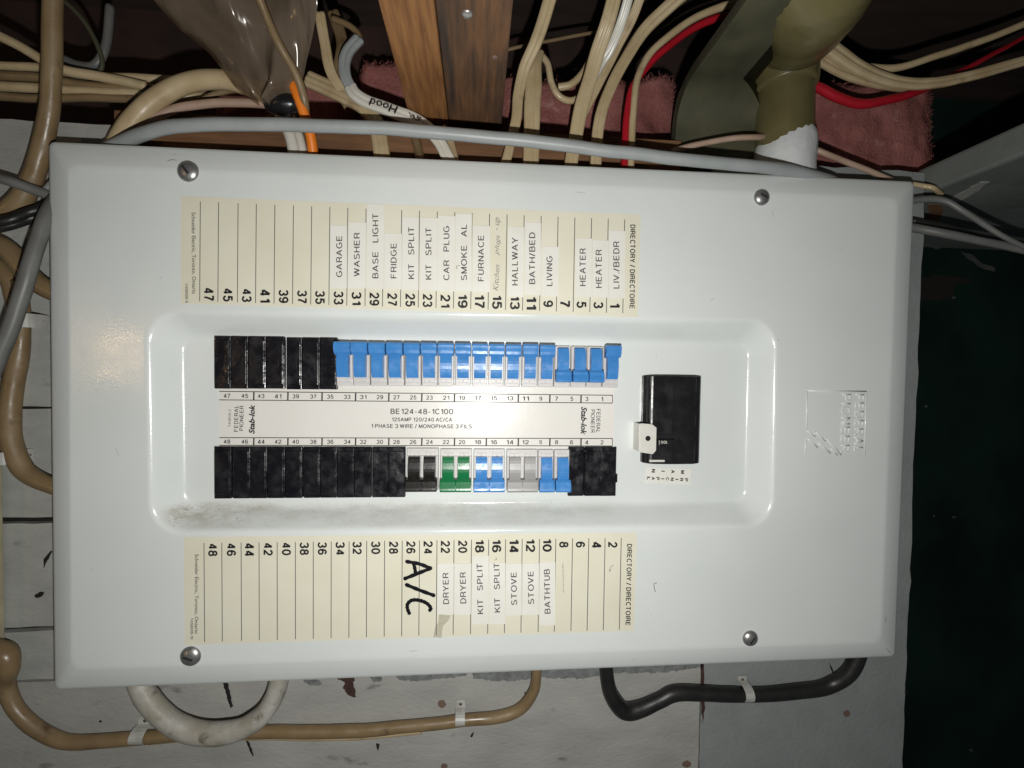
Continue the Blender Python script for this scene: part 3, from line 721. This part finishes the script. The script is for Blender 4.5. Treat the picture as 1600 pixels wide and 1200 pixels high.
sc = bmesh.new(); stroke(sc, [(1026,911),(1022,912),(1022.5,919),(1024,925)], 0.9, -0.0002, 4)
link('scratch', sc, 'greyink', cover, normals=False)
for pts in ([(1384.5,964),(1383.3,972)], [(1379.5,984),(1378.2,992),(1378.6,1000)], [(1381,1006),(1386,1014),(1392,1021)], [(1371,979),(1374,983)]):
    ew = bmesh.new(); stroke(ew, pts, 0.9, 0.0005 if pts[0][1] < 1003 else 0.0025, 4); link('scuff', ew, 'edgewear', cover, normals=False)
for pts in ([(262,252),(268,250),(276,251)], [(1206,330),(1209,338)], [(640,1018),(652,1016.5)], [(1110,470),(1116,466)], [(180,700),(186,712)], [(900,300),(915,302)]):
    ew = bmesh.new(); stroke(ew, pts, 0.7, -0.0001, 4); link('scratch', ew, 'scratchgrey', cover, normals=False)

# --- nameplate between the rows
YN = FLOOR-0.0003
npq = label_sheet('nameplate', [(342.5,602),(960,606),(958.5,699),(342,699)], 'plate', panel, FLOOR-0.00005)
ink = bmesh.new(); YK = FLOOR-0.0005
def rowy(x, a, b): return a+(b-a)*(x-342)/615
for (a, b, c, d) in ((611.5,617.6,624.8,629.8),(683.8,685.2,695.8,696.8)):
    line(ink, 342.5, a, 957.5, b, 1.2, YK); line(ink, 342.5, c, 956.5, d, 1.2, YK)
    for x in (957,): line(ink, x, b, x, d, 1.0, YK)
    for x in (396.7,450,503.3,555.8,607.7,659.2,710.3,760,810,859.3,908):
        if a < 650 and x == 760: continue
        line(ink, x, rowy(x,a,b), x-0.3, rowy(x,c,d), 2.2, YK-0.00005)
cu = [354.7,382.5,408,434.5,462,489.5,516,542.5,567.5,593.5,619.5,645.5,671,697,722,747,772,797,821.5,845,870,893.5,917,941]
for i, x in enumerate(cu):
    n = 47-2*i
    text(ink, str(n), x, rowy(x,618.3,623.8), 10.3 if n > 9 else (3.0 if n == 1 else 4.6), 6.6, 0, YK, 0.014)
    text(ink, str(n+1), x-0.4*i/23, rowy(x,690,691.2), 10.3 if n > 9 else 4.8, 6.6, 0, YK, 0.014)
text(ink, 'BE124-48-1C100', 659.2, 643, 98, 8.8, -0.3, YK, 0.008)
text(ink, '125AMP 120/240 AC/CA', 659.5, 655.6, 94, 6.2, -0.3, YK, 0.012)
text(ink, '1 PHASE 3 WIRE / MONOPHASE 3 FILS', 658.8, 666, 157, 6.4, -0.3, YK, 0.012)
text(ink, 'FEDERAL', 369, 654, 41, 6.6, 89, YK, 0.004); text(ink, 'PIONEER', 377.3, 653.5, 39, 6.4, 89, YK, 0.004)
text(ink, 'Y458015-2', 358.8, 653.5, 27, 4.2, 89, YK, -0.004)
text(ink, 'Stab-lok', 393.5, 655, 46, 9.2, 89.5, YK, 0.03, 0.25)
text(ink, 'Stab-lok', 912.3, 657.5, 44, 9.2, -91, YK, 0.03, 0.25)
text(ink, 'FEDERAL', 934.8, 657.5, 37, 6.4, -91, YK, 0.004); text(ink, 'PIONEER', 926.2, 658, 36, 6.2, -91, YK, 0.004)
link('printed_text', ink, 'ink', npq, normals=False)

# --- breakers, built at the origin: x across, z along the handle's throw, -y out of the panel
def arc_profile():
    # side outline of the rocker (y, z)
    pts = [(0.0,-0.0135)]
    for i in range(9):
        t = i/8; z = -0.0135+0.0185*t
        pts.append((-(0.0058+0.0034*math.sin(PI*(0.12+0.66*t))), z))
    pts += [(-0.0078,0.0128),(0.0,0.0128)]
    return pts
def handle_mesh(m):
    bm = bmesh.new(); prism(bm, arc_profile(), 'x', -0.0044, 0.0044, 0.0004)
    tip = [(-0.004,0.0035),(-0.0088,0.0039),(-0.0100,0.0056),(-0.0101,0.0078),(-0.0110,0.0105),(-0.0113,0.0118),(-0.0111,0.0129),(-0.0096,0.0136),(-0.004,0.0136)]
    prism(bm, tip, 'x', -0.0061, 0.0061, 0.0005)
    return bm
def body_bm(w, nh):
    """cream moulding: frame with a pocket per handle"""
    bm = bmesh.new(); h0 = -0.0045
    box(bm, -w/2, w/2, h0, 0.002, -0.0180, 0.0152, 0.0006)
    box(bm, -w/2+0.0006, w/2-0.0006, h0-0.0004, h0+0.0005, -0.0165, -0.0153, 0.0002)
    n = nh
    for k in range(n+1):
        x = -w/2+0.0008 + (w-0.0016)*k/n
        ww = 0.0011
        box(bm, x-ww if 0<k<n else (x-0.0004 if k==0 else x-0.0012), x+ww if 0<k<n else (x+0.0012 if k==0 else x+0.0004), h0-0.0017, h0+0.0005, -0.0126, 0.0149, 0.0004)
    for k in range(n):
        xc = -w/2 + w*(k+0.5)/n
        for s in (-1,1): box(bm, xc+s*0.0021-0.0019, xc+s*0.0021+0.0019, h0-0.0006, h0+0.0005, -0.0150, -0.0121, 0.0003)
    return bm
def breaker(px, py, colors, w, dxs, off=False, flip=False, label=None):
    b = link('breaker', body_bm(w, len(colors)), 'body', panel)
    b.location = at(px, py, FLOOR)
    if flip: b.rotation_euler = (0, PI, 0)
    for cc, dx in zip(colors, dxs):
        h = link('handle', handle_mesh(cc), cc, b)
        h.location = (-dx if flip else dx, -0.0030, 0.0010 if flip else 0.0021)
        if off: h.rotation_euler = (0, PI, 0); h.location.z = -0.0004
    if label: b['label'] = label
    return b
proto_b = breaker(541.7, 566.5, ['blue'], 0.0124, [0.0])
off_b = None
hx = [541.7,567.5,594.3,620.8,647,672.6,698.2,724.2,749.8,775,800.4,826.2,851.6,876.5,902,926.5,951.5]
for i, x in enumerate(hx[1:], 1):
    y = 566.5 + 4.6*i/16
    if i in (13,14,15):
        if off_b is None:
            off_b = breaker(x, y, ['blue'], 0.0124, [0.0], off=True); off_b['label'] = 'breaker switched off, handle down'; continue
        c = copy_tree(off_b, panel)
    else: c = copy_tree(proto_b, panel)
    c.location = at(x, y, FLOOR); 
    for ch in c.children: ch.rotation_euler.x = random.uniform(-0.025,0.025)
yb = 734.0
breaker(661.5, yb, ['blackh','blackh'], 0.0250, [-0.0061,0.0058], flip=True, label='double breaker with black handles')
breaker(713, yb+0.6, ['green','green'], 0.0250, [-0.0060,0.0061], flip=True, label='double breaker with green handles')
breaker(764, yb+0.8, ['blue','blue'], 0.0250, [-0.0061,0.0061], flip=True, label='double breaker with blue handles')
breaker(814.5, yb+1.2, ['greyh','greyh'], 0.0250, [-0.0060,0.0060], flip=True, label='double breaker with grey handles')
sb = breaker(851.3, yb+1.4, ['blue'], 0.0124, [0.0], flip=True)
c = copy_tree(sb, panel); c.location = at(876.0, yb+1.4, FLOOR)

def filler(bx0, bx1, y0, y1):
    a = at(bx0, y0, FLOOR); b = at(bx1, y1, FLOOR)
    w = (b.x-a.x)/2; h = (a.z-b.z)/2
    bm = bmesh.new()
    box(bm, -w+0.00015, w-0.00015, -0.0034, 0.001, -h, h, 0.0005)
    box(bm, -w+0.0007, w-0.0007, -0.0046, -0.003, -h+0.0032, h-0.0032, 0.0006)
    for s in (-1,1):
        r = bmesh.ops.create_cone(bm, cap_ends=True, segments=12, radius1=0.0011, radius2=0.0009, depth=0.001)
        for v in r['verts']: v.co = Vector((v.co.x*1.0, v.co.z-0.0047, v.co.y + s*h*0.45))
    box(bm, w*0.35, w*0.42, -0.0049, -0.0045, -0.004, 0.003)
    o = link('filler_plate', bm, 'black', panel); o.location = (0.5*(a.x+b.x), FLOOR, 0.5*(a.z+b.z))
    return o
fb = [338,364.4,391,418.3,447.4]; 
for a0, b0 in zip(fb, fb[1:]): filler(a0, b0, 525+1.0*(a0-338)/110, 607.2)
fb = [450,474.3,501.7,529]
for a0, b0 in zip(fb, fb[1:]): filler(a0, b0, 527.5, 608.3)
for fb in ([338,365.4],[367.2,394.6,420.6,448,474.8],[476.6,502.5,528.7,555,581.6],[583,608.3,634.3]):
    for a0, b0 in zip(fb, fb[1:]): filler(a0, b0, 696.6+0.6*(a0-338)/300, 777.3-2.3*(a0-338)/300)
for fb in ([887.2,910.8],[912.6,936.5,960.5]):
    for a0, b0 in zip(fb, fb[1:]): filler(a0, b0, 697.3, 773.3)
bm = bmesh.new(); p = at(962,745,FLOOR); box(bm, p.x-0.001, p.x+0.0006, FLOOR-0.003, FLOOR, p.z-0.004, p.z+0.003, 0.0003); link('filler_clip', bm, 'black', panel)

# --- main breaker
q0 = at(1003,587,FLOOR); q1 = at(1086.5,721,FLOOR)
x0, x1, z1, z0 = q0.x, q1.x, q0.z, q1.z; wM = x1-x0
mb = empty('main_breaker', (x0, FLOOR, z0), panel); hM = z1-z0
prof = [(0,0.0),(0,-0.004)] + [(0.0020+0.0052-0.0052*math.cos(t), -0.0058-0.0042*math.sin(t)) for t in [i*PI/2/6 for i in range(7)]]
prof += [(wM*0.465,-0.0108),(wM*0.475,-0.0116),(wM*0.485,-0.0108),(wM*0.86,-0.0108),(wM*0.90,-0.0085),(wM*0.965,-0.0080),(wM,-0.0062),(wM,0.0)]
bm = bmesh.new(); prism(bm, prof, 'z', 0, hM, 0.0004); link('moulded_case', bm, 'mainblack', mb)
def loc(px, py, Y=FLOOR-0.0115): 
    p = at(px, py, Y); return (p.x-x0, p.z-z0)
a = loc(1024,678); b = loc(1052,696)
bm = bmesh.new(); box(bm, a[0], b[0], -0.0114, -0.010, b[1], a[1], 0.0004)
box(bm, a[0]+0.001, b[0]-0.001, -0.0165, -0.011, b[1]+0.0006, b[1]+0.0055, 0.0007)
tg = link('toggle', bm, 'mainblack', mb)
a = loc(1000,661); b = loc(1023.5,709)
ht = a[1]-b[1]; wt = b[0]-a[0]
ol = [(0,0.06*ht),(0,ht),(wt*0.72,ht*0.97),(wt,ht*0.86),(wt,ht*0.12),(wt*0.8,0)]
bm = bmesh.new(); prism(bm, [(a[0]+u, b[1]+v) for u, v in ol], 'y', -0.0135, -0.0125, 0.0002)
box(bm, a[0]-0.0012, a[0]+0.0004, -0.0134, 0.0, b[1]+0.08*ht, b[1]+ht*0.98, 0.0003)
tb = link('lock_tab', bm, 'tab', mb)
hc = loc(1012.5,685,FLOOR-0.0136)
bm = bmesh.new(); bmesh.ops.create_cone(bm, cap_ends=True, segments=20, radius1=0.0021, radius2=0.0021, depth=0.0003)
for v in bm.verts: v.co = Vector((v.co.x+hc[0], v.co.z-0.0136, v.co.y+hc[1]))
link('hole', bm, 'dark', tb)
wl = bmesh.new(); text(wl, '100', 1037.8, 691, 10, 4.6, 180, FLOOR-0.0168, 0.01)
o = link('printed_text', wl, 'white', tg, normals=False); o.matrix_parent_inverse = Matrix.Translation((-x0,-FLOOR,-z0))
a = loc(1016,719); b = loc(1056,722.3)
bm = bmesh.new(); box(bm, a[0], b[0], -0.0105, -0.0085, b[1], a[1], 0.0002); link('steel_strip', bm, 'tab', mb)

ms = label_sheet('main_label', [(1010,729.5),(1080,733),(1078,757),(1007.5,754)], 'tape', panel, FLOOR-0.00005)
ink = bmesh.new()
for ch, x in zip('MAIN', (1066.8,1051.5,1036,1021)): text(ink, ch, x, 735.6+2*(x-1021)/46, 5.6 if ch!='I' else 1.5, 5.4, -93, FLOOR-0.00035, 0.03)
for i, ch in enumerate('PRINCIPAL'):
    x = 1072.5-7.4*i; text(ink, ch, x, 749.8-2.6*i/8, 5.0 if ch!='I' else 1.4, 5.0, -93, FLOOR-0.00035, 0.03)
link('printed_text', ink, 'ink', ms, normals=False)

# ------------------------------------------------------------------ cables and pipe above the panel
IN = 0.026      # depth at which cables disappear behind the cover
G1 = 'beige cables dropping into the top of the panel'
cable('thick pale grey cable arching along the whole top edge of the panel', [(70,310,IN),(120,262,IN),(185,226,0.018),(240,205,0.004),(300,195.5,-0.002),(400,194,-0.004),(600,201,-0.004),(800,218.5,-0.004),(1000,241,-0.004),(1110,253,-0.004),(1200,262,0.0),(1285,279,0.012),(1330,300,IN)], 19, 'conduit')
cable('stout cream cable curving left from behind the plastic sheet, thickest of those above the corner', [(160,290,IN),(190,215,0.028),(222,172,0.03),(262,143,0.03),(304,127,0.03),(350,125,0.032),(400,140,0.036),(470,170,0.045)], 27, 'beige')
cable('cream cable just below the stout one, running under the plastic sheet', [(195,260,IN),(216,205,0.032),(250,181,0.034),(290,167,0.035),(350,161.5,0.036),(410,163,0.038),(452,175,0.040),(466,235,0.03)], 12, 'pinkc')
cable('thin brownish cable behind the stout cream one', [(290,180,0.05),(330,150,0.05),(380,138,0.05),(440,140,0.055)], 9, 'tan')
cable('short thin tan cable lying across the timber plate', [(360,232,0.047),(392,205,0.046),(430,180,0.045),(470,160,0.05)], 8, 'tan')
cable('bright orange cable entering the panel top', [(455,128,0.010),(466,152,0.010),(478,185,0.014),(486,215,0.018),(492,262,IN)], 15, 'orange')
cable('glossy white cable beside the orange one, left of the two', [(432,165,0.03),(444,190,0.030),(454,215,0.028),(462,255,IN)], 17, 'white')
cable('glossy white cable beside the orange one, touching it', [(445,165,0.028),(458,190,0.028),(468,215,0.026),(477,255,IN)], 13, 'white')
bm = bmesh.new(); cable_bm(bm, [(418,165,0.016),(436,163,0.014),(456,163,0.014),(468,170,0.016)], [18,30,28,16], ROUND, wob=0.3)
tag(link('tape_wrap', bm, 'tapeb', None, True), 'lump of black electrical tape under the tip of the plastic sheet', 'tape')
cable('tan cable hanging in front of the plastic sheet down to the tape', [(398,-20,-0.03),(415,20,-0.022),(440,75,-0.012),(457,105,-0.003),(468,130,0.004),(476,160,0.01),(478,185,0.02)], 12, 'tan')
cable('beige cable bending down right of the plastic sheet', [(500,20,0.03),(508,70,0.034),(516,110,0.036),(532,137,0.038),(556,160,0.04),(590,200,0.04),(600,262,0.03)], 15, 'beige', FLAT2)
cable('tan cable crossing behind the bent beige one', [(520,20,0.06),(534,60,0.055),(533,90,0.05),(526,130,0.05),(545,165,0.05)], 17, 'tan', FLAT2)
cable('dull brown cable arching to the top of the grey twin cable', [(520,30,0.045),(548,42,0.042),(562,58,0.04),(556,75,0.038)], 9, 'tan')
cable('grey flat cable in an S bend left of the orange joist', [(562,60,0.036),(545,80,0.034),(538,100,0.032),(541,122,0.03),(552,142,0.03)], 17, 'conduit', FLAT2)
cable('pair of beige cables sloping from the plastic sheet to the panel top', [(480,124,0.045),(510,136,0.042),(540,150,0.038),(570,168,0.034),(588,195,0.032),(600,262,IN)], 24, 'beige', FLAT3)
hood = cable('white flat cable with handwriting on its sheath, below the grey S bend', [(548,136,0.030),(556,148,0.029),(576,160,0.028),(610,172,0.026),(645,186,0.026),(670,203,0.026),(690,228,0.026),(708,262,IN)], 19, 'white', FLAT2)
wl = bmesh.new()
def on_cable(s, px, py, ln, cap, rot, Y): text(wl, s, px, py, ln, cap, rot, Y, 0.006, 0.1)
on_cable('Hood', 599, 166, 45, 11, 162, 0.0165); on_cable('ge.', 648, 183, 22, 8, 150, 0.0165)
link('handwriting', wl, 'marker', hood, normals=False)
cable('tan cable just left of the bright stub near the orange joist', [(640,200,0.044),(650,222,0.04),(658,262,IN)], 14, 'tan')
cable('short bright beige flat cable dropping behind the grey arch below the joists', [(690,200,0.04),(703,222,0.036),(714,262,IN)], 13, 'beige', FLAT2)
cable('stained cream flat cable hanging straight down, left of the two behind the arch', [(868,-30,-0.02),(852,25,0.0),(836,70,0.016),(818,110,0.026),(810,150,0.03),(806,190,0.03),(798,225,0.03),(788,262,IN)], [20,20,19,18,17,16,15,15], 'beige', FLAT2, G1)
cable('wide cream flat cable with brown drips straight down right of the weathered joist', [(838,80,0.034),(834,100,0.030),(833,140,0.028),(831,180,0.028),(830,220,0.028),(829,268,IN)], 25, 'beige', FLAT3, G1)
cable('thin cream cable looping from the wide one across to the bundle', [(846,86,0.04),(856,100,0.038),(862,130,0.038),(874,150,0.04),(892,157,0.042),(912,150,0.042)], 10, 'beige')
cable('cream cable joining the bundle in a shallow sag', [(872,136,0.05),(892,132,0.048),(910,115,0.046),(922,95,0.044)], 11, 'beige')
cable('wide pale cable at the left of the bundle that fans up to the ceiling', [(965,-25,-0.02),(950,30,0.0),(936,75,0.012),(922,120,0.020),(908,170,0.024),(898,220,0.026),(890,272,IN)], [23,23,23,22,22,21,21], 'beige', FLAT3, G1)
cable('white edged cable in the middle of the fanning bundle', [(988,-25,-0.005),(972,30,0.008),(955,75,0.022),(935,105,0.03),(913,150,0.032),(900,200,0.034),(886,272,0.032)], 15, 'white', FLAT2, G1)
cable('beige cable at the right of the fanning bundle', [(1008,-30,0.005),(990,25,0.018),(965,72,0.03),(948,105,0.036),(930,140,0.04),(905,190,0.044)], 15, 'beige', FLAT2, G1)
cable('twin cream cable sweeping up right from the panel, next left of the red one', [(1085,-25,0.0),(1045,10,0.01),(1010,45,0.018),(982,85,0.022),(960,125,0.025),(943,165,0.026),(934,205,0.026),(930,275,IN)], [20,20,19,18,18,18,18,18], 'beige', FLAT2, G1)
cable('cream cable running beside the red one', [(1180,5,0.02),(1140,8,0.02),(1095,24,0.022),(1050,52,0.024),(1015,85,0.026),(997,120,0.026),(990,170,0.026),(987,220,0.026),(986,285,IN)], [12,12,11,11,11,11,11,11,11], 'beige', ROUND, G1)
cable('bright red cable entering the panel top', [(1190,20,0.03),(1150,23,0.03),(1105,34,0.03),(1060,60,0.031),(1022,92,0.031),(992,130,0.03),(981,170,0.028),(977,220,0.027),(975,285,IN)], 11, 'red')
cable('faint thin wire crossing high behind the fanning bundle', [(780,80,0.08),(850,65,0.08),(920,52,0.08),(960,42,0.09)], 5, 'tan')
cable('slim pinkish cable lying across to the foot of the olive pipe', [(1050,236,0.03),(1085,226,0.028),(1130,218,0.026),(1185,214,0.026),(1225,216,0.062),(1270,232,0.03),(1320,252,0.028),(1395,282,IN)], 9, 'pinkc')
# right cavity
G2 = 'beige cables sagging at the upper right'
cable('upper beige cable rising to the right edge of the picture', [(1300,95,0.04),(1345,104,0.04),(1400,106,0.036),(1460,88,0.03),(1530,65,0.024),(1620,30,0.016)], 11, 'beige', ROUND, G2)
cable('lower beige twin cable sagging deepest at the upper right', [(1270,50,0.03),(1310,85,0.03),(1350,110,0.03),(1400,128,0.03),(1460,130,0.028),(1530,115,0.024),(1620,90,0.018)], [24,26,22,19,17,16,16], 'beige', FLAT2, G2)
cable('beige cable nearest the pipe in the sagging group', [(1280,92,0.034),(1310,110,0.036),(1350,124,0.037),(1390,132,0.04),(1430,136,0.046)], 17, 'beige', FLAT2, G2)
cable('red cable sagging between pipe and dark cavity', [(1255,130,0.04),(1280,138,0.04),(1310,152,0.04),(1345,162,0.04),(1390,156,0.04),(1440,140,0.042),(1500,112,0.044),(1560,80,0.046),(1630,42,0.05)], [15,15,15,15,14,12,9,8,7], 'red')
# left corner
G3 = 'beige cables crossing at the upper left corner'
cable('upright tan cable at the upper left, passing down beside the panel corner', [(84,-30,0.0),(82,40,0.006),(80,110,0.012),(76,180,0.018),(64,235,0.022),(48,285,0.026),(24,322,0.028),(-20,345,0.03)], [23,23,23,23,24,25,27,28], 'tan', ROUND)
cable('cream cable dropping diagonally from the left edge behind the upright one', [(-20,48,0.03),(30,72,0.034),(70,95,0.036),(110,112,0.04),(160,120,0.045),(230,135,0.05)], 13, 'beige', ROUND, G3)
for k, (ya, yb2, wv, mm, lb) in enumerate(((102,112,11,'beige','uppermost of the level cables at the left edge'),(118,128,12,'tan','tan level cable second down at the left edge'),(134,137,13,'beige','widest level cream cable at the left edge'),(150,146,11,'tan','lowest tan level cable at the left edge'))):
    cable(lb, [(-20,ya,0.05),(60,ya+4,0.05),(140,yb2+6,0.052),(230,yb2+10,0.056),(330,yb2+16,0.07)], wv, mm, ROUND, G3)
cable('thin olive wire curving from the top left to the stout cable', [(85,-10,0.05),(120,20,0.05),(146,58,0.05),(160,95,0.05),(150,116,0.052),(110,124,0.056)], 6, 'olive')
cable('dark arched cable under the thin olive wire', [(100,92,0.06),(125,101,0.058),(150,100,0.056),(166,70,0.056),(172,10,0.056)], 11, 'greyc')
# left edge
cable('dark grey cable slanting in from the left under the upright tan one', [(-30,268,0.012),(20,285,0.014),(60,300,0.02),(110,316,IN)], [12,14,15,15], 'greyc')
G4 = 'pair of black cables at the left edge'
cable('black cable crossing the left edge, upper of two', [(-30,352,0.006),(15,343,0.01),(50,330,0.018),(110,318,IN)], 13, 'blackc', ROUND, G4)
cable('black cable crossing the left edge, lower and thicker of two', [(-30,362,0.010),(15,351,0.014),(50,340,0.022),(110,326,0.03)], 15, 'blackc', ROUND, G4)
cable('thick dark grey conduit cable swinging down past the panel left edge', [(110,290,IN),(78,330,0.008),(58,380,0.002),(42,435,-0.002),(24,490,-0.002),(8,535,-0.002),(-20,600,-0.002)], [20,20,19,20,20,20,21], 'greyc')
cable('broad tan cable running behind the grey conduit into the panel left side', [(-30,372,0.026),(5,385,0.026),(30,410,0.027),(48,432,0.028),(75,452,0.029),(120,470,0.03)], 27, 'tan')
cable('second tan cable crossing upward behind the conduit at the left edge', [(-30,395,0.034),(10,430,0.034),(24,470,0.033),(30,505,0.033)], 22, 'tan')
cable('tan sheathed cable hanging on a strap down the left side', [(30,440,0.03),(35,485,0.029),(33,520,0.028),(28,565,0.028),(20,610,0.028),(15,650,0.028),(18,690,0.028),(32,728,0.028),(56,748,0.028),(110,770,0.028)], [17,18,20,23,24,25,25,25,24,22], 'tan', ROUND)
def strap(px, py, w, h, rot, label, Y=0.027, hb=0.0055, back=WALL):
    r = empty('cable_strap', at(px,py,Y)); tag(r, label, 'cable strap')
    s = pxm(Y); 
    bm = bmesh.new()
    pts = []
    n = 10
    L = h*s/2; d = back-Y-0.0005; hw_ = w*s/2; hb = min(hb, L*0.75)
    P = [(-L,d),(-hb*1.25,d)] + [(-hb*math.cos(i*PI/n)*1.08, d-(d+0.0024)*math.sin(i*PI/n)**0.7) for i in range(n+1)] + [(hb*1.25,d),(L,d)]
    T = 0.0009
    for x0_, x1_ in ((-hw_,hw_),):
        A = [[bm.verts.new((x, y, z)) for z, y in P] for x in (x0_, x1_)]
        B = [[bm.verts.new((x, y-T, z)) for z, y in P] for x in (x0_, x1_)]
        for i in range(len(P)-1):
            bm.faces.new((B[0][i],B[0][i+1],B[1][i+1],B[1][i])); bm.faces.new((A[0][i],A[0][i+1],A[1][i+1],A[1][i]))
            for k in (0,1): bm.faces.new((A[k][i],A[k][i+1],B[k][i+1],B[k][i]))
        for i in (0,-1): bm.faces.new((A[0][i],A[1][i],B[1][i],B[0][i]))
    link('band', bm, 'strap', r)
    for sg in (-1,1):
        bm = bmesh.new(); bmesh.ops.create_uvsphere(bm, u_segments=10, v_segments=6, radius=0.0013)
        for v in bm.verts: v.co = Vector((v.co.x, v.co.y*0.5+d-T-0.0003, v.co.z+sg*L*0.72))
        link('nail', bm, 'nail', r, True)
    r.rotation_euler = (0, rot, 0)
    return r
strap(37,501,20,30,PI/2-0.05,'white cable strap nailed over the tan cable at the left edge',0.024,0.006)
strap(6,716,18,26,PI/2,'white cable strap at the far left below the plank gap',0.024,0.006)
strap(215,1154,20,46,0.06,'white cable strap nailed over the tan cable at the lower left',0.0312,0.006)
strap(719,1126,15,46,0.0,'white cable strap nailed over the tan cable at the bottom middle',0.0312)
strap(1170,1088,15,42,0.0,'white cable strap nailed over the black cable',0.0285,0.0072)
# bottom cables
cable('tan sheathed cable running along the bottom and up into the panel', [(-30,1012,0.03),(6,1022,0.026),(14,1045,0.026),(10,1070,0.0325),(24,1105,0.0335),(52,1135,0.0335),(90,1155,0.0335),(130,1160,0.0335),(205,1154,0.0345),(300,1146,0.0345),(420,1143,0.0345),(560,1142,0.0345),(640,1135,0.0345),(720,1126,0.0345),(775,1121,0.0345),(812,1108,0.0345),(834,1080,0.03),(838,1050,0.028),(838,1015,0.026)], [30,31,25,21,20,20,20,20,19,19,19,19,18,18,18,18,17,16,16], 'tan', ROUND)
cable('thinner tan cable lying under the first along the bottom edge', [(235,1157,0.0372),(300,1152,0.0372),(420,1150,0.0372),(560,1150,0.0372),(660,1141,0.0372)], 11, 'beige', ROUND)
cable('thick whitish paint smeared cable looping below the lower left of the panel', [(200,1030,0.024),(222,1075,0.022),(252,1115,0.020),(290,1140,0.019),(335,1147,0.019),(378,1138,0.019),(412,1115,0.020),(432,1080,0.023),(442,1025,0.026)], [28,30,31,32,32,31,30,29,27], 'dirtyw', ROUND, wob=0.22)
cable('thick black cable looping out of the panel bottom', [(944,1010,0.024),(947,1050,0.024),(955,1085,0.026),(974,1110,0.0315),(1000,1107,0.0325),(1030,1094,0.0325),(1055,1083,0.0325),(1100,1083,0.0325),(1140,1085,0.0325),(1180,1085,0.0335),(1250,1080,0.0325),(1295,1071,0.0325),(1328,1050,0.026),(1344,1010,0.024)], [22,22,24,27,26,24,25,24,24,23,24,24,24,26], 'blackc', ROUND)
# right side
cable('slim grey cable curving down from the panel right edge over the grey soffit', [(1390,320,0.03),(1440,312,0.022),(1475,314,0.016),(1505,330,0.010),(1540,352,0.006),(1580,376,0.0),(1630,398,-0.005)], [11,11,10,9,9,8,8], 'greyc')
cable('straight grey cable leaving the panel right edge towards the right', [(1380,348,0.03),(1430,357,0.024),(1480,366,0.014),(1540,378,0.008),(1640,400,0.0)], [14,14,14,13,13], 'greyc')
cable('dark cable shadowing the grey ones at the right edge', [(1425,345,0.034),(1480,356,0.03),(1540,372,0.024),(1640,388,0.012)], 11, 'blackc')
cable('short pale cable end at the upper right corner of the panel', [(1410,285,0.03),(1440,290,0.028),(1458,294,0.024),(1470,304,0.03)], 8, 'beige')

# plastic sheet hanging from the ceiling
def sheet(name, outline_l, outline_r, label, seed, amp=0.02):
    bm = bmesh.new(); n = len(outline_l); G = []
    Lq = catmull(outline_l, 6); Rq = catmull(outline_r, 6)
    for (a, b) in zip(Lq, Rq):
        row = []
        A, B = at(*a), at(*b)
        for k in range(19):
            u = k/18; p = A.lerp(B, u)
            p.y += amp*noise.noise(Vector((u*4.2+seed, a[1]*0.006, seed))) + 0.5*amp*math.sin(u*11+seed+a[1]*0.013)*(0.4+u*(1-u))
            row.append(bm.verts.new(p))
        G.append(row)
    for A, B in zip(G, G[1:]):
        for k in range(18): bm.faces.new((A[k], A[k+1], B[k+1], B[k]))
    o = link(name, bm, 'sheet', None, True)
    so = o.modifiers.new('thickness', 'SOLIDIFY'); so.thickness = 0.00025
    return tag(o, label, 'plastic sheet')
sheet('plastic_sheet', [(215,-30,-0.02),(262,25,-0.012),(305,58,-0.006),(332,90,-0.002),(352,118,0.002),(372,136,0.004),(398,156,0.008)],
      [(508,-30,-0.02),(502,20,-0.016),(492,55,-0.01),(478,90,-0.004),(468,116,0.0),(452,140,0.004),(425,166,0.01)], 'crumpled translucent plastic sheet hanging over the cables at the upper left', 2.3)

# olive drain pipe with its elbow, set in white filler
pp = empty('drain_pipe', at(1225,270,0.035)); tag(pp, 'olive brown plastic drain pipe with an elbow at the top right of the panel', 'pipe')
inv = Matrix.Translation(-Vector(pp.location))
def pipe_part(name, path, rad, m, wob=0.0, seg=24):
    bm = bmesh.new()
    prof = [(math.cos(2*PI*i/seg), math.sin(2*PI*i/seg)) for i in range(seg)]
    P = [Vector(p) for p in catmull([tuple(at(*p)) for p in path], 8)]
    rr = [r[0] for r in catmull([(x,) for x in rad], 8)]
    sweep(bm, P, rr, prof, wob)
    o = link(name, bm, m, pp, True); o.matrix_parent_inverse = inv
    return o
pipe_part('straight_pipe', [(1224,300,0.035),(1225,230,0.035),(1226,170,0.035),(1226,128,0.035)], [0.0226]*4, 'pipe')
pipe_part('hub', [(1226,142,0.034),(1226,139,0.034),(1226,134,0.034),(1227,112,0.033),(1228,98,0.031),(1229,93,0.03)], [0.0235,0.0252,0.0256,0.0256,0.0254,0.0240], 'pipe')
pipe_part('elbow', [(1228,108,0.032),(1234,80,0.024),(1248,48,0.006),(1266,14,-0.022),(1284,-40,-0.055),(1300,-220,-0.075)], [0.0240,0.0262,0.0300,0.0330,0.0345,0.0345], 'pipe')
o = pipe_part('filler_collar', [(1225,300,0.035),(1225,262,0.035),(1226,240,0.035),(1228,222,0.036),(1230,211,0.038)], [0.0236,0.0240,0.0238,0.0232,0.0205], 'foam', 0.10)
o['label'] = 'white filler smeared round the pipe foot'
